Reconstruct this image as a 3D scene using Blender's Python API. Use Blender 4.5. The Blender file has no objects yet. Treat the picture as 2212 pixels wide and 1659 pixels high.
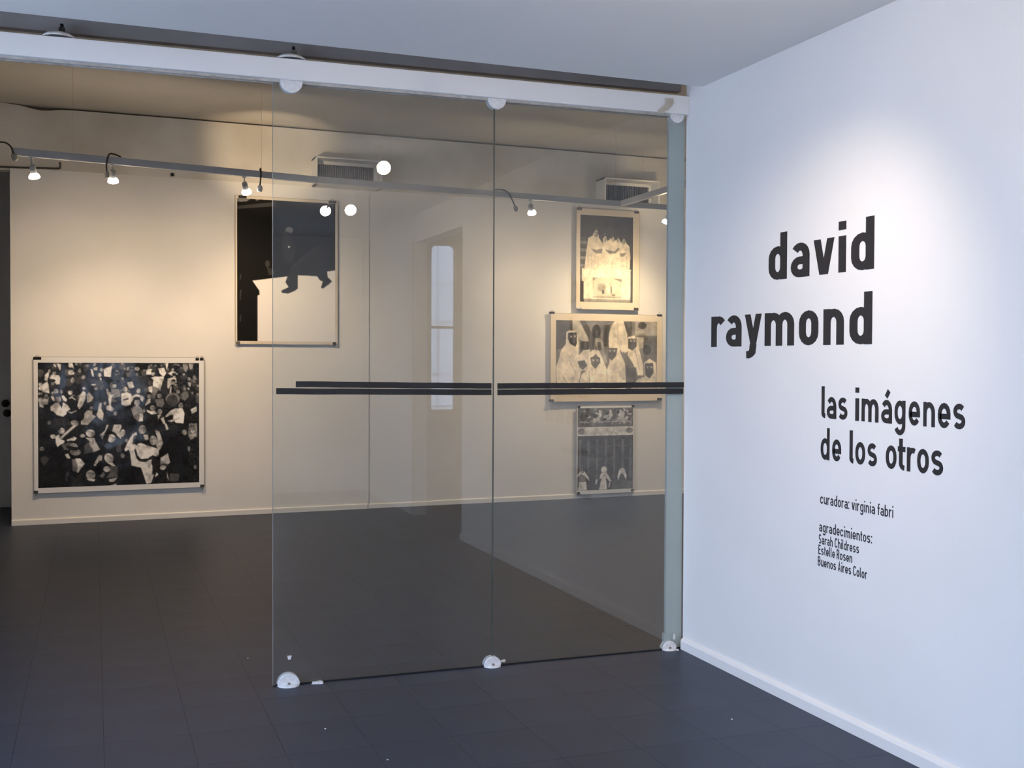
import bpy, math, random
import numpy as np
from mathutils import Vector, Matrix

# ------------------------------------------------------------------ camera, world, exposure
S = bpy.context.scene
COL = S.collection
W_PX, H_PX, F_PX = 2212, 1659, 2457.03
YAW, PITCH, ROLL = 0.3523, -0.0214, 0.0041
CAM = Vector((-2.6588, -4.8344, 1.387))
fwd = Vector((math.sin(YAW)*math.cos(PITCH), math.cos(YAW)*math.cos(PITCH), math.sin(PITCH)))
rgt = Vector((math.cos(YAW), -math.sin(YAW), 0))
upv = rgt.cross(fwd)
r2 = rgt*math.cos(ROLL) + upv*math.sin(ROLL)
u2 = upv*math.cos(ROLL) - rgt*math.sin(ROLL)
cam = bpy.data.objects.new('camera', bpy.data.cameras.new('camera'))
COL.objects.link(cam)
cam.matrix_world = Matrix(((r2.x, u2.x, -fwd.x, CAM.x), (r2.y, u2.y, -fwd.y, CAM.y), (r2.z, u2.z, -fwd.z, CAM.z), (0, 0, 0, 1)))
cam.data.sensor_fit = 'HORIZONTAL'; cam.data.sensor_width = 36
cam.data.lens = 36*F_PX/W_PX
cam.data.clip_start = 0.05
S.camera = cam

SKY = 10.6
world = bpy.data.worlds.new('sky'); S.world = world; world.use_nodes = True
bg = world.node_tree.nodes['Background']
bg.inputs[0].default_value = (0.56, 0.70, 1.0, 1); bg.inputs[1].default_value = SKY
S.view_settings.view_transform = 'Standard'; S.view_settings.look = 'None'
S.view_settings.gamma = 1; S.view_settings.use_curve_mapping = False
S.view_settings.exposure = 0.0
S.cycles.use_denoising = True
S.cycles.max_bounces = 10; S.cycles.diffuse_bounces = 6; S.cycles.transparent_max_bounces = 24
S.cycles.sample_clamp_indirect = 6.0

def portal(name, loc, rot, sx, sy):
    l = bpy.data.lights.new(name, 'AREA'); l.shape = 'RECTANGLE'; l.size = sx; l.size_y = sy
    l.cycles.is_portal = True
    o = bpy.data.objects.new(name, l); COL.objects.link(o); o.location = loc; o.rotation_euler = rot
    return o
# sky portals in the openings: assumed wide window in the left wall, assumed glazed street door
portal('sky_portal', (-5.09, -2.35, 1.225), (0, -math.pi/2, 0), 2.05, 3.9)
portal('sky_portal', (-1.225, -7.09, 1.1), (math.pi/2, 0, 0), 0.45, 2.0)

# ------------------------------------------------------------------ geometry helpers
D_WALL, M_WALL = 5.5195, 0.045          # back wall: y = D + m x
A_WALL = math.atan(M_WALL)
def wy(x, off=0.0): return D_WALL + M_WALL*x - off

class MB:
    def __init__(s): s.v = []; s.f = []; s.sm = []
    def add(s, vs, fs, smooth=False):
        b = len(s.v); s.v += [tuple(p) for p in vs]
        s.f += [tuple(i+b for i in f) for f in fs]; s.sm += [smooth]*len(fs); return s
    def hexa(s, p): # 8 pts: bottom 4 ccw, top 4
        return s.add(p, [(3,2,1,0),(4,5,6,7),(0,1,5,4),(1,2,6,5),(2,3,7,6),(3,0,4,7)])
    def box(s, a, b):
        x0,y0,z0 = a; x1,y1,z1 = b
        return s.hexa([(x0,y0,z0),(x1,y0,z0),(x1,y1,z0),(x0,y1,z0),(x0,y0,z1),(x1,y0,z1),(x1,y1,z1),(x0,y1,z1)])
    def wbox(s, x0, x1, z0, z1, o0, o1): # box parallel to the back wall; o = distance in front of the wall face
        return s.hexa([(x0,wy(x0,o1),z0),(x1,wy(x1,o1),z0),(x1,wy(x1,o0),z0),(x0,wy(x0,o0),z0),
                       (x0,wy(x0,o1),z1),(x1,wy(x1,o1),z1),(x1,wy(x1,o0),z1),(x0,wy(x0,o0),z1)])
    def tube(s, pts, r, n=10, cap=True):
        pts = [Vector(p) for p in pts]; rings = []
        rr = r if isinstance(r, (list, tuple)) else [r]*len(pts)
        ref = None
        for i, p in enumerate(pts):
            t = (pts[min(i+1, len(pts)-1)] - pts[max(i-1, 0)]).normalized()
            if ref is None:
                ref = t.orthogonal().normalized()
            ref = (ref - t*ref.dot(t)).normalized(); b = t.cross(ref)
            rings.append([p + (ref*math.cos(2*math.pi*k/n) + b*math.sin(2*math.pi*k/n))*rr[i] for k in range(n)])
        vs = [q for R in rings for q in R]
        fs = [(i*n+k, i*n+(k+1) % n, (i+1)*n+(k+1) % n, (i+1)*n+k) for i in range(len(pts)-1) for k in range(n)]
        s.add(vs, fs, True)
        if cap:
            b = len(s.v) - len(vs)
            s.f += [tuple(b+k for k in reversed(range(n))), tuple(b+(len(pts)-1)*n+k for k in range(n))]; s.sm += [False]*2
        return s
    def lathe(s, org, axis, prof, n=20):  # prof: (distance along axis, radius)
        org = Vector(org); axis = Vector(axis).normalized(); ref = axis.orthogonal().normalized(); b = axis.cross(ref)
        vs = [org + axis*d + (ref*math.cos(2*math.pi*k/n) + b*math.sin(2*math.pi*k/n))*max(r, 1e-5) for d, r in prof for k in range(n)]
        fs = [(i*n+k, i*n+(k+1) % n, (i+1)*n+(k+1) % n, (i+1)*n+k) for i in range(len(prof)-1) for k in range(n)]
        return s.add(vs, fs, True)
    def prism(s, poly, y0, y1):  # polygon in xz, extruded in y
        n = len(poly); vs = [(x, y0, z) for x, z in poly] + [(x, y1, z) for x, z in poly]
        return s.add(vs, [tuple(range(n)), tuple(reversed(range(n, 2*n)))] + [((i+1) % n, i, n+i, n+(i+1) % n) for i in range(n)])
    def mesh(s, name):
        me = bpy.data.meshes.new(name); me.from_pydata(s.v, [], s.f)
        me.polygons.foreach_set('use_smooth', s.sm); me.update(); return me
    def build(s, name, mat, parent=None, bevel=0, **kw):
        o = bpy.data.objects.new(name, s.mesh(name)); COL.objects.link(o)
        o.data.materials.append(mat)
        if parent is not None: o.parent = parent
        if bevel:
            m = o.modifiers.new('bevel', 'BEVEL'); m.width = bevel; m.segments = 2; m.limit_method = 'ANGLE'
        return tag(o, **kw)

def tag(o, label=None, cat=None, group=None, kind=None):
    if label: o['label'] = label
    if cat: o['category'] = cat
    if group: o['group'] = group
    if kind: o['kind'] = kind
    return o
def empty(name, loc, rz=0, **kw):
    o = bpy.data.objects.new(name, None); COL.objects.link(o); o.location = loc; o.rotation_euler = (0, 0, rz)
    o.empty_display_size = 0.05
    return tag(o, **kw)

# ------------------------------------------------------------------ materials
def mat(name, col, rough=0.6, spec=0.5, noise=None, bump=None, metal=0, coat=0):
    m = bpy.data.materials.new(name); m.use_nodes = True; nt = m.node_tree; p = nt.nodes['Principled BSDF']
    p.inputs['Roughness'].default_value = rough; p.inputs['Metallic'].default_value = metal
    p.inputs['Specular IOR Level'].default_value = spec; p.inputs['Coat Weight'].default_value = coat
    tc = nt.nodes.new('ShaderNodeTexCoord')
    if noise:  # (scale, second colour, detail)
        n = nt.nodes.new('ShaderNodeTexNoise'); n.inputs['Scale'].default_value = noise[0]; n.inputs['Detail'].default_value = noise[2]
        r = nt.nodes.new('ShaderNodeValToRGB')
        r.color_ramp.elements[0].position = 0.35; r.color_ramp.elements[1].position = 0.7
        r.color_ramp.elements[0].color = (*noise[1], 1); r.color_ramp.elements[1].color = (*col, 1)
        nt.links.new(tc.outputs['Object'], n.inputs['Vector']); nt.links.new(n.outputs['Fac'], r.inputs['Fac'])
        nt.links.new(r.outputs['Color'], p.inputs['Base Color'])
    else: p.inputs['Base Color'].default_value = (*col, 1)
    if bump:
        n2 = nt.nodes.new('ShaderNodeTexNoise'); n2.inputs['Scale'].default_value = bump[0]; n2.inputs['Detail'].default_value = 4
        b = nt.nodes.new('ShaderNodeBump'); b.inputs['Strength'].default_value = bump[1]; b.inputs['Distance'].default_value = bump[2] if len(bump) > 2 else 0.002
        nt.links.new(tc.outputs['Object'], n2.inputs['Vector']); nt.links.new(n2.outputs['Fac'], b.inputs['Height']); nt.links.new(b.outputs['Normal'], p.inputs['Normal'])
    return m
def emis(name, col, s):
    m = mat(name, (0.8, 0.8, 0.8), 0.3); p = m.node_tree.nodes['Principled BSDF']
    p.inputs['Emission Color'].default_value = (*col, 1); p.inputs['Emission Strength'].default_value = s; return m
def glassmat(name, haze, tint=(0.93, 0.95, 0.95), refl=1.0, hazecol=(0.6, 0.62, 0.62)):
    m = bpy.data.materials.new(name); m.use_nodes = True; nt = m.node_tree; nt.nodes.remove(nt.nodes['Principled BSDF'])
    out = nt.nodes['Material Output']
    tr = nt.nodes.new('ShaderNodeBsdfTransparent'); tr.inputs[0].default_value = (*tint, 1)
    gl = nt.nodes.new('ShaderNodeBsdfGlossy'); gl.inputs['Roughness'].default_value = 0.0; gl.inputs['Color'].default_value = (refl, refl, refl, 1)
    df = nt.nodes.new('ShaderNodeBsdfDiffuse'); df.inputs[0].default_value = (*hazecol, 1)
    # Schlick fresnel from the facing angle: same on both sides of the sheet
    lw = nt.nodes.new('ShaderNodeLayerWeight'); lw.inputs['Blend'].default_value = 0.5
    pw = nt.nodes.new('ShaderNodeMath'); pw.operation = 'POWER'; pw.inputs[1].default_value = 5
    ml = nt.nodes.new('ShaderNodeMath'); ml.operation = 'MULTIPLY_ADD'; ml.inputs[1].default_value = 0.96; ml.inputs[2].default_value = 0.040
    nt.links.new(lw.outputs['Facing'], pw.inputs[0]); nt.links.new(pw.outputs[0], ml.inputs[0])
    mx1 = nt.nodes.new('ShaderNodeMixShader'); mx1.inputs[0].default_value = haze
    nt.links.new(tr.outputs[0], mx1.inputs[1]); nt.links.new(df.outputs[0], mx1.inputs[2])
    if haze > 0:  # dusty film, uneven
        tc = nt.nodes.new('ShaderNodeTexCoord'); n = nt.nodes.new('ShaderNodeTexNoise'); n.inputs['Scale'].default_value = 2.5; n.inputs['Detail'].default_value = 5
        mr = nt.nodes.new('ShaderNodeMapRange'); mr.inputs[1].default_value = 0.3; mr.inputs[2].default_value = 0.75; mr.inputs[3].default_value = haze*0.6; mr.inputs[4].default_value = haze*1.4
        nt.links.new(tc.outputs['Object'], n.inputs['Vector']); nt.links.new(n.outputs['Fac'], mr.inputs[0]); nt.links.new(mr.outputs[0], mx1.inputs[0])
    mx2 = nt.nodes.new('ShaderNodeMixShader')
    nt.links.new(ml.outputs[0], mx2.inputs[0]); nt.links.new(mx1.outputs[0], mx2.inputs[1]); nt.links.new(gl.outputs[0], mx2.inputs[2])
    nt.links.new(mx2.outputs[0], out.inputs['Surface']); return m

WHITE = mat('white wall paint', (0.80, 0.79, 0.77), 0.75, 0.3, (0.9, (0.75, 0.74, 0.72), 4), (60, 0.12))
BACKW = mat('gallery wall paint', (0.80, 0.78, 0.74), 0.75, 0.3, (1.3, (0.74, 0.72, 0.67), 5), (40, 0.15))
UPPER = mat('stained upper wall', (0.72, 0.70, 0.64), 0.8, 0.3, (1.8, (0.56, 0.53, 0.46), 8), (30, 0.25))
CEILF = mat('ceiling paint', (0.88, 0.87, 0.85), 0.85, 0.2, (0.7, (0.84, 0.83, 0.81), 4), (25, 0.1))
CEILB = mat('gallery ceiling paint', (0.66, 0.63, 0.57), 0.85, 0.2, (1.2, (0.60, 0.57, 0.51), 5), (20, 0.2))  # darker and warmer tone than the front ceiling
TILE = mat('grey vinyl floor tile', (0.031, 0.041, 0.067), 0.45, 0.3, (3.0, (0.025, 0.033, 0.055), 8), (90, 0.12))
GROUT = mat('dark floor joint', (0.02, 0.021, 0.024), 0.9, 0.1)
BEAMW = mat('white beam paint', (0.80, 0.80, 0.79), 0.45, 0.4, (2.0, (0.76, 0.76, 0.75), 6), (30, 0.08))
TRACK = mat('brushed track metal', (0.48, 0.46, 0.43), 0.4, 0.5, (40, (0.36, 0.34, 0.31), 3))
POSTM = mat('grey green post paint', (0.50, 0.54, 0.52), 0.6, 0.4, (3, (0.46, 0.50, 0.48), 5), (60, 0.1))
FITM = mat('chipped white enamel', (0.80, 0.80, 0.80), 0.5, 0.4, (60, (0.66, 0.65, 0.64), 3), (120, 0.2))
SCREWM = mat('dull steel', (0.30, 0.27, 0.25), 0.45, 0.5, (50, (0.2, 0.18, 0.16), 2), metal=0.8)
DARKM = mat('dark metal', (0.03, 0.028, 0.025), 0.5, 0.4, (30, (0.02, 0.02, 0.02), 2))
TAPEM = mat('black gaffer tape', (0.022, 0.021, 0.022), 0.6, 0.35, (80, (0.014, 0.014, 0.015), 3), (200, 0.15))
RAILM = mat('pale grey lighting rail', (0.52, 0.52, 0.51), 0.35, 0.5, (5, (0.46, 0.46, 0.45), 4))
LAMPB = mat('grey lamp housing', (0.42, 0.41, 0.40), 0.4, 0.5, (30, (0.36, 0.35, 0.34), 2))
LAMPW = mat('white lamp housing', (0.72, 0.71, 0.69), 0.4, 0.5, (30, (0.66, 0.65, 0.63), 2))
BULB = emis('halogen bulb', (1.0, 0.93, 0.83), 16)
BULB2 = emis('halogen bulb front room', (1.0, 0.95, 0.9), 30)
CABLE = mat('dark cable', (0.06, 0.055, 0.05), 0.5, 0.4, (40, (0.045, 0.04, 0.037), 2))
PLUG = mat('grey plug', (0.35, 0.33, 0.30), 0.5, 0.4, (40, (0.30, 0.28, 0.26), 2))
GRILM = mat('vent slat metal', (0.13, 0.13, 0.13), 0.5, 0.4, (20, (0.10, 0.10, 0.10), 2))
VENTM = mat('vent frame paint', (0.78, 0.77, 0.73), 0.6, 0.4, (10, (0.72, 0.71, 0.67), 4))
VOIDM = mat('vent duct', (0.02, 0.02, 0.02), 0.9, 0.1, (5, (0.015, 0.015, 0.015), 2))
PAPER = mat('white photo paper', (0.78, 0.77, 0.75), 0.3, 0.4, (2, (0.75, 0.74, 0.71), 3))
PAPERY = mat('yellowed photo paper', (0.74, 0.64, 0.48), 0.4, 0.4, (3, (0.70, 0.59, 0.43), 4))
PAPERT = mat('aged photo paper', (0.74, 0.68, 0.58), 0.4, 0.4, (3, (0.66, 0.56, 0.42), 4))
BOARD = mat('clear backing sheet edge', (0.35, 0.34, 0.31), 0.3, 0.5, (6, (0.3, 0.29, 0.27), 2))
CLIPM = mat('black clip steel', (0.025, 0.022, 0.02), 0.35, 0.5, (60, (0.015, 0.014, 0.013), 2))
WIRE = mat('clip wire', (0.55, 0.53, 0.50), 0.25, 0.5, (60, (0.45, 0.43, 0.4), 2), metal=1)
VINYL = mat('black vinyl lettering', (0.028, 0.026, 0.027), 0.5, 0.4, (12, (0.022, 0.021, 0.022), 2))
VINYL2 = mat('dark grey vinyl lettering', (0.04, 0.04, 0.045), 0.5, 0.4, (12, (0.033, 0.033, 0.037), 2))
DOORG = mat('grey painted door', (0.72, 0.70, 0.64), 0.5, 0.4, (2, (0.66, 0.64, 0.58), 4))
DOORB = mat('brown wooden door', (0.20, 0.14, 0.10), 0.5, 0.4, (6, (0.14, 0.10, 0.07), 6))
STREET = mat('street paving raised for bounce', (0.80, 0.79, 0.77), 0.9, 0.2, (2, (0.74, 0.73, 0.71), 5))  # tone raised to stand in for sunlit paving, bouncing light indoors
GATEDIFF = mat('translucent white diffuser', (0.85, 0.86, 0.87), 0.6, 0.3, (3, (0.78, 0.79, 0.8), 3))
_nt = GATEDIFF.node_tree; _p = _nt.nodes['Principled BSDF']; _t = _nt.nodes.new('ShaderNodeBsdfTranslucent'); _t.inputs[0].default_value = (0.9, 0.9, 0.9, 1)
_m = _nt.nodes.new('ShaderNodeMixShader'); _m.inputs[0].default_value = 0.55
_nt.links.new(_p.outputs[0], _m.inputs[1]); _nt.links.new(_t.outputs[0], _m.inputs[2]); _nt.links.new(_m.outputs[0], _nt.nodes['Material Output'].inputs['Surface'])
GATEM = mat('white gate paint', (0.75, 0.76, 0.77), 0.5, 0.4, (4, (0.7, 0.71, 0.72), 3))
MASK = mat('yellowed masking tape', (0.58, 0.53, 0.42), 0.5, 0.4, (25, (0.46, 0.42, 0.33), 4), (50, 0.3))
FLAKE = mat('white paint flake', (0.75, 0.74, 0.73), 0.7, 0.3, (60, (0.6, 0.6, 0.6), 2))
GLASS = glassmat('partition glass', 0.014)
PANE = glassmat('window glass', 0.0, (0.97, 0.98, 0.98))

# ------------------------------------------------------------------ setting: floor
XL, XR, YF, YB = -5.0, 3.6, -7.0, 6.7
MB().box((XL-0.2, YF-0.2, -0.10), (XR+0.2, YB+0.2, -0.0009)).build('floor', GROUT, kind='structure')
floor = bpy.data.objects['floor']
TW, TH, GAP = 0.30, 0.345, 0.0011
tme = MB().box((-TW/2+GAP/2, -TH/2+GAP/2, -0.0012), (TW/2-GAP/2, TH/2-GAP/2, 0.0)).mesh('floor_tile'); tme.materials.append(TILE)
def in_view(x, y):
    v = Vector((x, y, 0)) - CAM; d = v.dot(fwd)
    if d < 0.3: return None
    px, py = v.dot(r2)/d*F_PX, v.dot(u2)/d*F_PX
    if abs(px) < W_PX/2+70 and abs(py) < H_PX/2+70 and not (x > -0.1 and y < 0): return d
    return None
cells = []
for i in range(-10, 24):
    for j in range(math.floor(YF/TH)-1, math.ceil(YB/TH)+1):
        cx, cy = -2.63 + TW*(i+0.5) + 0.0, 0.52 + TH*(j+0.5)
        if XL-0.1 < cx < XR+0.1 and YF-0.1 < cy < YB+0.1: cells.append((in_view(cx, cy), cx, cy))
vis = sorted([c for c in cells if c[0]])[:298]
key = set((c[1], c[2]) for c in vis)
for d, cx, cy in vis:
    o = bpy.data.objects.new('floor_tile', tme); COL.objects.link(o); o.parent = floor; o.location = (cx, cy, 0)
rest = MB()
for d, cx, cy in cells:
    if (cx, cy) not in key:
        rest.box((cx-TW/2+GAP/2, cy-TH/2+GAP/2, -0.0012), (cx+TW/2-GAP/2, cy+TH/2-GAP/2, 0.0))
rest.build('floor_tiles_beyond', TILE, floor, kind='stuff')
MB().box((-25, -25, -0.25), (25, 25, -0.12)).build('street_ground', STREET, kind='structure')

# ------------------------------------------------------------------ setting: walls
HC = 2.658          # front room ceiling
HB = 3.475          # gallery ceiling
# right wall with the opening to the entrance lobby
wr = MB()
wr.box((0, -3.5, 0), (0.12, 0.0, HB+0.1)); wr.box((0, -4.91, 2.413), (0.12, -3.5, HB+0.1)); wr.box((0, YF, 0), (0.12, -4.91, HB+0.1))
wr.box((0.12, -0.1, 0), (XR+0.2, 0.0, HB+0.1))
wr.build('wall_right', WHITE, kind='structure')
MB().box((-0.085, 0.014, 0), (0.0, 0.032, 2.60)).build('trim_1', POSTM, kind='structure', label='grey green painted post behind the glass edge')
MB().box((-0.094, 0.013, 0.03), (-0.083, 0.034, 0.075)).build('post_collar', POSTM, bpy.data.objects['trim_1'])
# lobby
lo = MB(); lo.box((1.4, -5.0, 0), (1.5, -3.4, HC)); lo.box((0.12, -3.5, 0), (1.5, -3.4, HC))
lo.box((0.72, -4.99, 0), (1.4, -4.91, HC)); lo.box((0.12, -4.99, 2.46), (0.72, -4.91, HC)); lo.box((0.12, -5.0, HC), (1.5, -3.4, HC+0.1))
lo.build('wall_lobby', mat('lobby paint', (0.40, 0.34, 0.28), 0.7, 0.3, (1.5, (0.34, 0.29, 0.24), 4)), kind='structure')
# entrance door with tall two-pane light
dx0, dx1, wx0, wx1, wz0, wz1, wm = 0.0, 0.72, 0.162, 0.377, 0.937, 2.402, 1.673
dm = MB()
dm.box((dx0, -4.96, 0), (wx0, -4.915, 2.46)); dm.box((wx1, -4.96, 0), (dx1, -4.915, 2.46))
dm.box((wx0, -4.96, 0), (wx1, -4.915, wz0)); dm.box((wx0, -4.96, wz1), (wx1, -4.915, 2.46)); dm.box((wx0, -4.96, wm-0.012), (wx1, -4.915, wm+0.012))
for sx, sz, cx, cz in ((1, -1, wx0, wz1), (-1, -1, wx1, wz1), (1, 1, wx0, wz0), (-1, 1, wx1, wz0)):
    r = 0.045 if cz == wz1 else 0.02
    arc = [(cx + sx*r*(1-math.cos(a)), cz + sz*r*(1-math.sin(a))) for a in [math.pi/2*k/6 for k in range(7)]]
    poly = [(cx, cz)] + arc
    dm.prism(poly, -4.96, -4.915)
door = dm.build('door_2', DOORB, kind='structure')
MB().box((wx0, -4.945, wz0), (wx1, -4.94, wz1)).build('door_pane', PANE, door)
MB().tube([(0.62, -4.91, 1.05), (0.62, -4.87, 1.05), (0.54, -4.87, 1.05)], 0.010).build('door_handle', SCREWM, door)
gate = empty('entrance_gate', (0.9, -6.8, -0.12), label='white panelled gate outside the entrance door', cat='gate')
MB().box((-0.9, -0.03, 0.05), (1.2, 0.0, 2.9)).build('diffuser_sheet', GATEDIFF, gate)  # added sheet, sets how bright the door window mirrors in the glass
for k in range(9): MB().box((-0.85+k*0.24, 0.0, 0.05), (-0.83+k*0.24, 0.02, 2.9)).build('gate_bar', GATEM, gate)
for z in (0.5, 1.0, 1.35, 1.9, 2.3): MB().box((-0.9, 0.0, z), (1.2, 0.03, z+0.02)).build('gate_rail', GATEM, gate)

# front (street) wall with an assumed glazed street door, left wall with the assumed wide window
wf = MB()
wf.box((XL-0.2, YF-0.2, 0), (-1.45, YF, HB)); wf.box((-1.0, YF-0.2, 0), (0.12, YF, HB)); wf.box((-1.45, YF-0.2, 2.1), (-1.0, YF, HB)); wf.box((-1.45, YF-0.2, 0), (-1.0, YF, 0.1))
wf.build('wall_front', WHITE, kind='structure')
d3 = MB().box((-1.45, -7.12, 0.1), (-1.42, -7.06, 2.1)); d3.box((-1.03, -7.12, 0.1), (-1.0, -7.06, 2.1)); d3.box((-1.42, -7.12, 0.95), (-1.03, -7.06, 0.99))
d3 = d3.build('assumed_street_door', GATEM, kind='structure'); MB().box((-1.42, -7.095, 0.1), (-1.03, -7.09, 2.1)).build('window_pane', PANE, d3)  # assumed glazed door behind the viewer, placed to give glints on the crowd print
WY0, WY1, WZ0, WZ1 = -4.3, -0.4, 0.2, 2.25
wl = MB()
wl.box((XL-0.2, YF, 0), (XL, WY0, HB)); wl.box((XL-0.2, WY1, 0), (XL, YB+0.2, HB)); wl.box((XL-0.2, WY0, 0), (XL, WY1, WZ0)); wl.box((XL-0.2, WY0, WZ1), (XL, WY1, HB))
wl.build('wall_left', WHITE, kind='structure')
wn = MB()
for y in (WY0, -3.013, -1.727, WY1-0.04): wn.box((XL-0.13, y, WZ0), (XL-0.07, y+0.04, WZ1))
wn.box((XL-0.13, WY0, WZ0), (XL-0.07, WY1, WZ0+0.04)); wn.box((XL-0.13, WY0, WZ1-0.04), (XL-0.07, WY1, WZ1))
wn = wn.build('assumed_window', GATEM, kind='structure')  # assumed window, out of view, added as the daylight source for the front room
for y in (WY0+0.04, -2.973, -1.687): MB().box((XL-0.103, y, WZ0+0.04), (XL-0.098, y+1.247, WZ1-0.04)).build('window_pane', PANE, wn)

# front ceiling: slab ending in a rounded lip just before the beam
def lip(x):  # y of the ceiling edge
    return -0.055 + 0.03*x
cf = MB(); xs = [XL-0.2, 0.0]; R = 0.05
R = 0.11
prof = [(YF-0.2, HC)] + [(-R + R*math.sin(a), HC + R*(1-math.cos(a))) for a in [math.pi/2*k/8 for k in range(9)]] + [(0.0, HB+0.1), (YF-0.2, HB+0.1)]
vs = []
for x in xs:
    for k, (yy, zz) in enumerate(prof): vs.append((x, yy if k in (0, len(prof)-1) else yy+lip(x), zz))
n = len(prof)
cf.add(vs, [tuple(range(n)), tuple(reversed(range(n, 2*n)))])
cf.add(vs, [(i, i+n, (i+1) % n+n, (i+1) % n) for i in range(n)], False)
cf.build('ceiling', CEILF, kind='structure')
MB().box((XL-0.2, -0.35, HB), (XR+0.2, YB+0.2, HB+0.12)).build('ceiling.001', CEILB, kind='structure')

# gallery back wall: exhibition wall below, stained band above with a ragged gap under the ceiling
TOPZ = 2.945
bw = MB()
bw.wbox(-3.30, -0.27, 0, TOPZ, -0.15, 0.0)
bw.wbox(-0.27, XR+0.2, 0, TOPZ, -0.15, -0.012)
bw.build('wall_back', BACKW, kind='structure')
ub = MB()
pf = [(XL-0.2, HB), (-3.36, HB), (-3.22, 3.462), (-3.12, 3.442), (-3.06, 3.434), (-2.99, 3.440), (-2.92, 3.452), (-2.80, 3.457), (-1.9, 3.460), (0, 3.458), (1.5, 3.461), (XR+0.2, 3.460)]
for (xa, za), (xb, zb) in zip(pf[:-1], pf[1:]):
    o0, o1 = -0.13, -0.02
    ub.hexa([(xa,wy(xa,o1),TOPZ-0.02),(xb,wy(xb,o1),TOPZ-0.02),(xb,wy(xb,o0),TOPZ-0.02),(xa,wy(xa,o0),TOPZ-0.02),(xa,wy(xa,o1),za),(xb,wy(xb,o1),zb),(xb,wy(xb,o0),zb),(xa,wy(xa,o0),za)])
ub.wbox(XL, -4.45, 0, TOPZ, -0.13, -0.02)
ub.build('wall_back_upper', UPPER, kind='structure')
MB().box((XR, -0.1, 0), (XR+0.2, YB+0.2, HB)).build('wall_right_gallery', BACKW, kind='structure')
MB().box((XL, YB, 0), (XR, YB+0.2, HB)).build('wall_corridor', mat('corridor paint', (0.72, 0.70, 0.65), 0.7, 0.3, (2, (0.66, 0.64, 0.6), 4)), kind='structure')
d1 = MB().box((-4.3, YB-0.03, 0.0), (-3.35, YB, 2.3)).build('door_1', DOORG, kind='structure')
# round door knobs, seen just past the wall end
for px, z in ((-3.425, 0.965), (-3.412, 0.875)):
    MB().lathe((px, YB-0.03, z), (0, -1, 0), [(0, 0.012), (0.03, 0.012), (0.035, 0.03), (0.055, 0.036), (0.07, 0.028), (0.075, 0)], 14).build('knob', DARKM, d1)
MB().box((XL, YB-0.015, 0), (-4.3, YB, 0.06)).build('baseboard_corridor', BACKW, kind='structure')

def base_y(name, x0, x1, h, t, m, off=0.0):
    b = MB(); pts = [(0, 0), (t, 0), (t, h-0.008), (t-0.004, h-0.002), (0, h)]; vs = []
    for x in (x0, x1): vs += [(x, wy(x, off+o), z) for o, z in pts]
    n = 5; b.add(vs, [tuple(range(n)), tuple(reversed(range(n, 2*n)))] + [(i, i+n, (i+1) % n+n, (i+1) % n) for i in range(n)])
    return b.build(name, m, kind='structure')
base_y('baseboard_back', -3.30, -0.285, 0.047, 0.014, BACKW)
base_y('baseboard_back.001', -0.285, 0.36, 0.043, 0.010, BACKW, -0.012)
base_y('baseboard_back.002', 0.36, XR, 0.047, 0.012, BACKW, -0.012)
b = MB(); vs = []; pts = [(0, 0), (-0.018, 0), (-0.018, 0.040), (-0.012, 0.050), (0, 0.056)]
for y in (-3.5, -0.012): vs += [(x, y, z) for x, z in pts]
b.add(vs, [tuple(range(5)), tuple(reversed(range(5, 10)))] + [(i, i+5, (i+1) % 5+5, (i+1) % 5) for i in range(5)])
b.build('baseboard_right', WHITE, kind='structure')

# ------------------------------------------------------------------ beam over the partition
ZB0, ZB1 = 2.553, 2.640
MB().box((XL, 0.055, 2.68), (0.0, 0.10, HB)).build('shade_board', mat('dark shade board tone', (0.40, 0.36, 0.34), 0.85, 0.2, (3, (0.32, 0.29, 0.27), 5)), kind='structure')  # added board: blocks gallery light and darkens the slot above the beam
beam = empty('header_beam', (-2.5, 0, ZB0), label='long white horizontal beam carrying the glass partition', cat='beam')
MB().box((-2.5, -0.03, 0), (2.5, 0.05, ZB1-ZB0)).build('beam_box', BEAMW, beam, bevel=0.003)
for o in beam.children: o.location = (0, 0, 0)
MB().box((-2.5, -0.008, -0.010), (2.45, 0.0, 0.0)).build('track_strip', TRACK, beam)
MB().box((-2.5, 0.02, -0.012), (2.45, 0.028, 0.0)).build('track_strip', TRACK, beam)
for x in (-2.784, -1.878):
    cl = empty('beam_bracket', (x, 0.0, ZB1), label='white domed ceiling bracket on top of the beam %s' % ('above the free edge of the glass' if x > -2 else 'beyond the open side of the partition'), cat='bracket')
    MB().lathe((0, 0, 0), (0, 0, 1), [(0, 0.062), (0.006, 0.062), (0.016, 0.048), (0.023, 0.028), (0.026, 0)], 24).build('bracket_dome', FITM, cl)
    MB().tube([(0.012, 0, 0.018), (0.012, 0, 0.058)], 0.007, 8).build('bolt', DARKM, cl)
    MB().box((0.0, -0.012, 0.030), (0.024, 0.012, 0.042)).build('bolt_nut', DARKM if x < -2 else SCREWM, cl)

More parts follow.
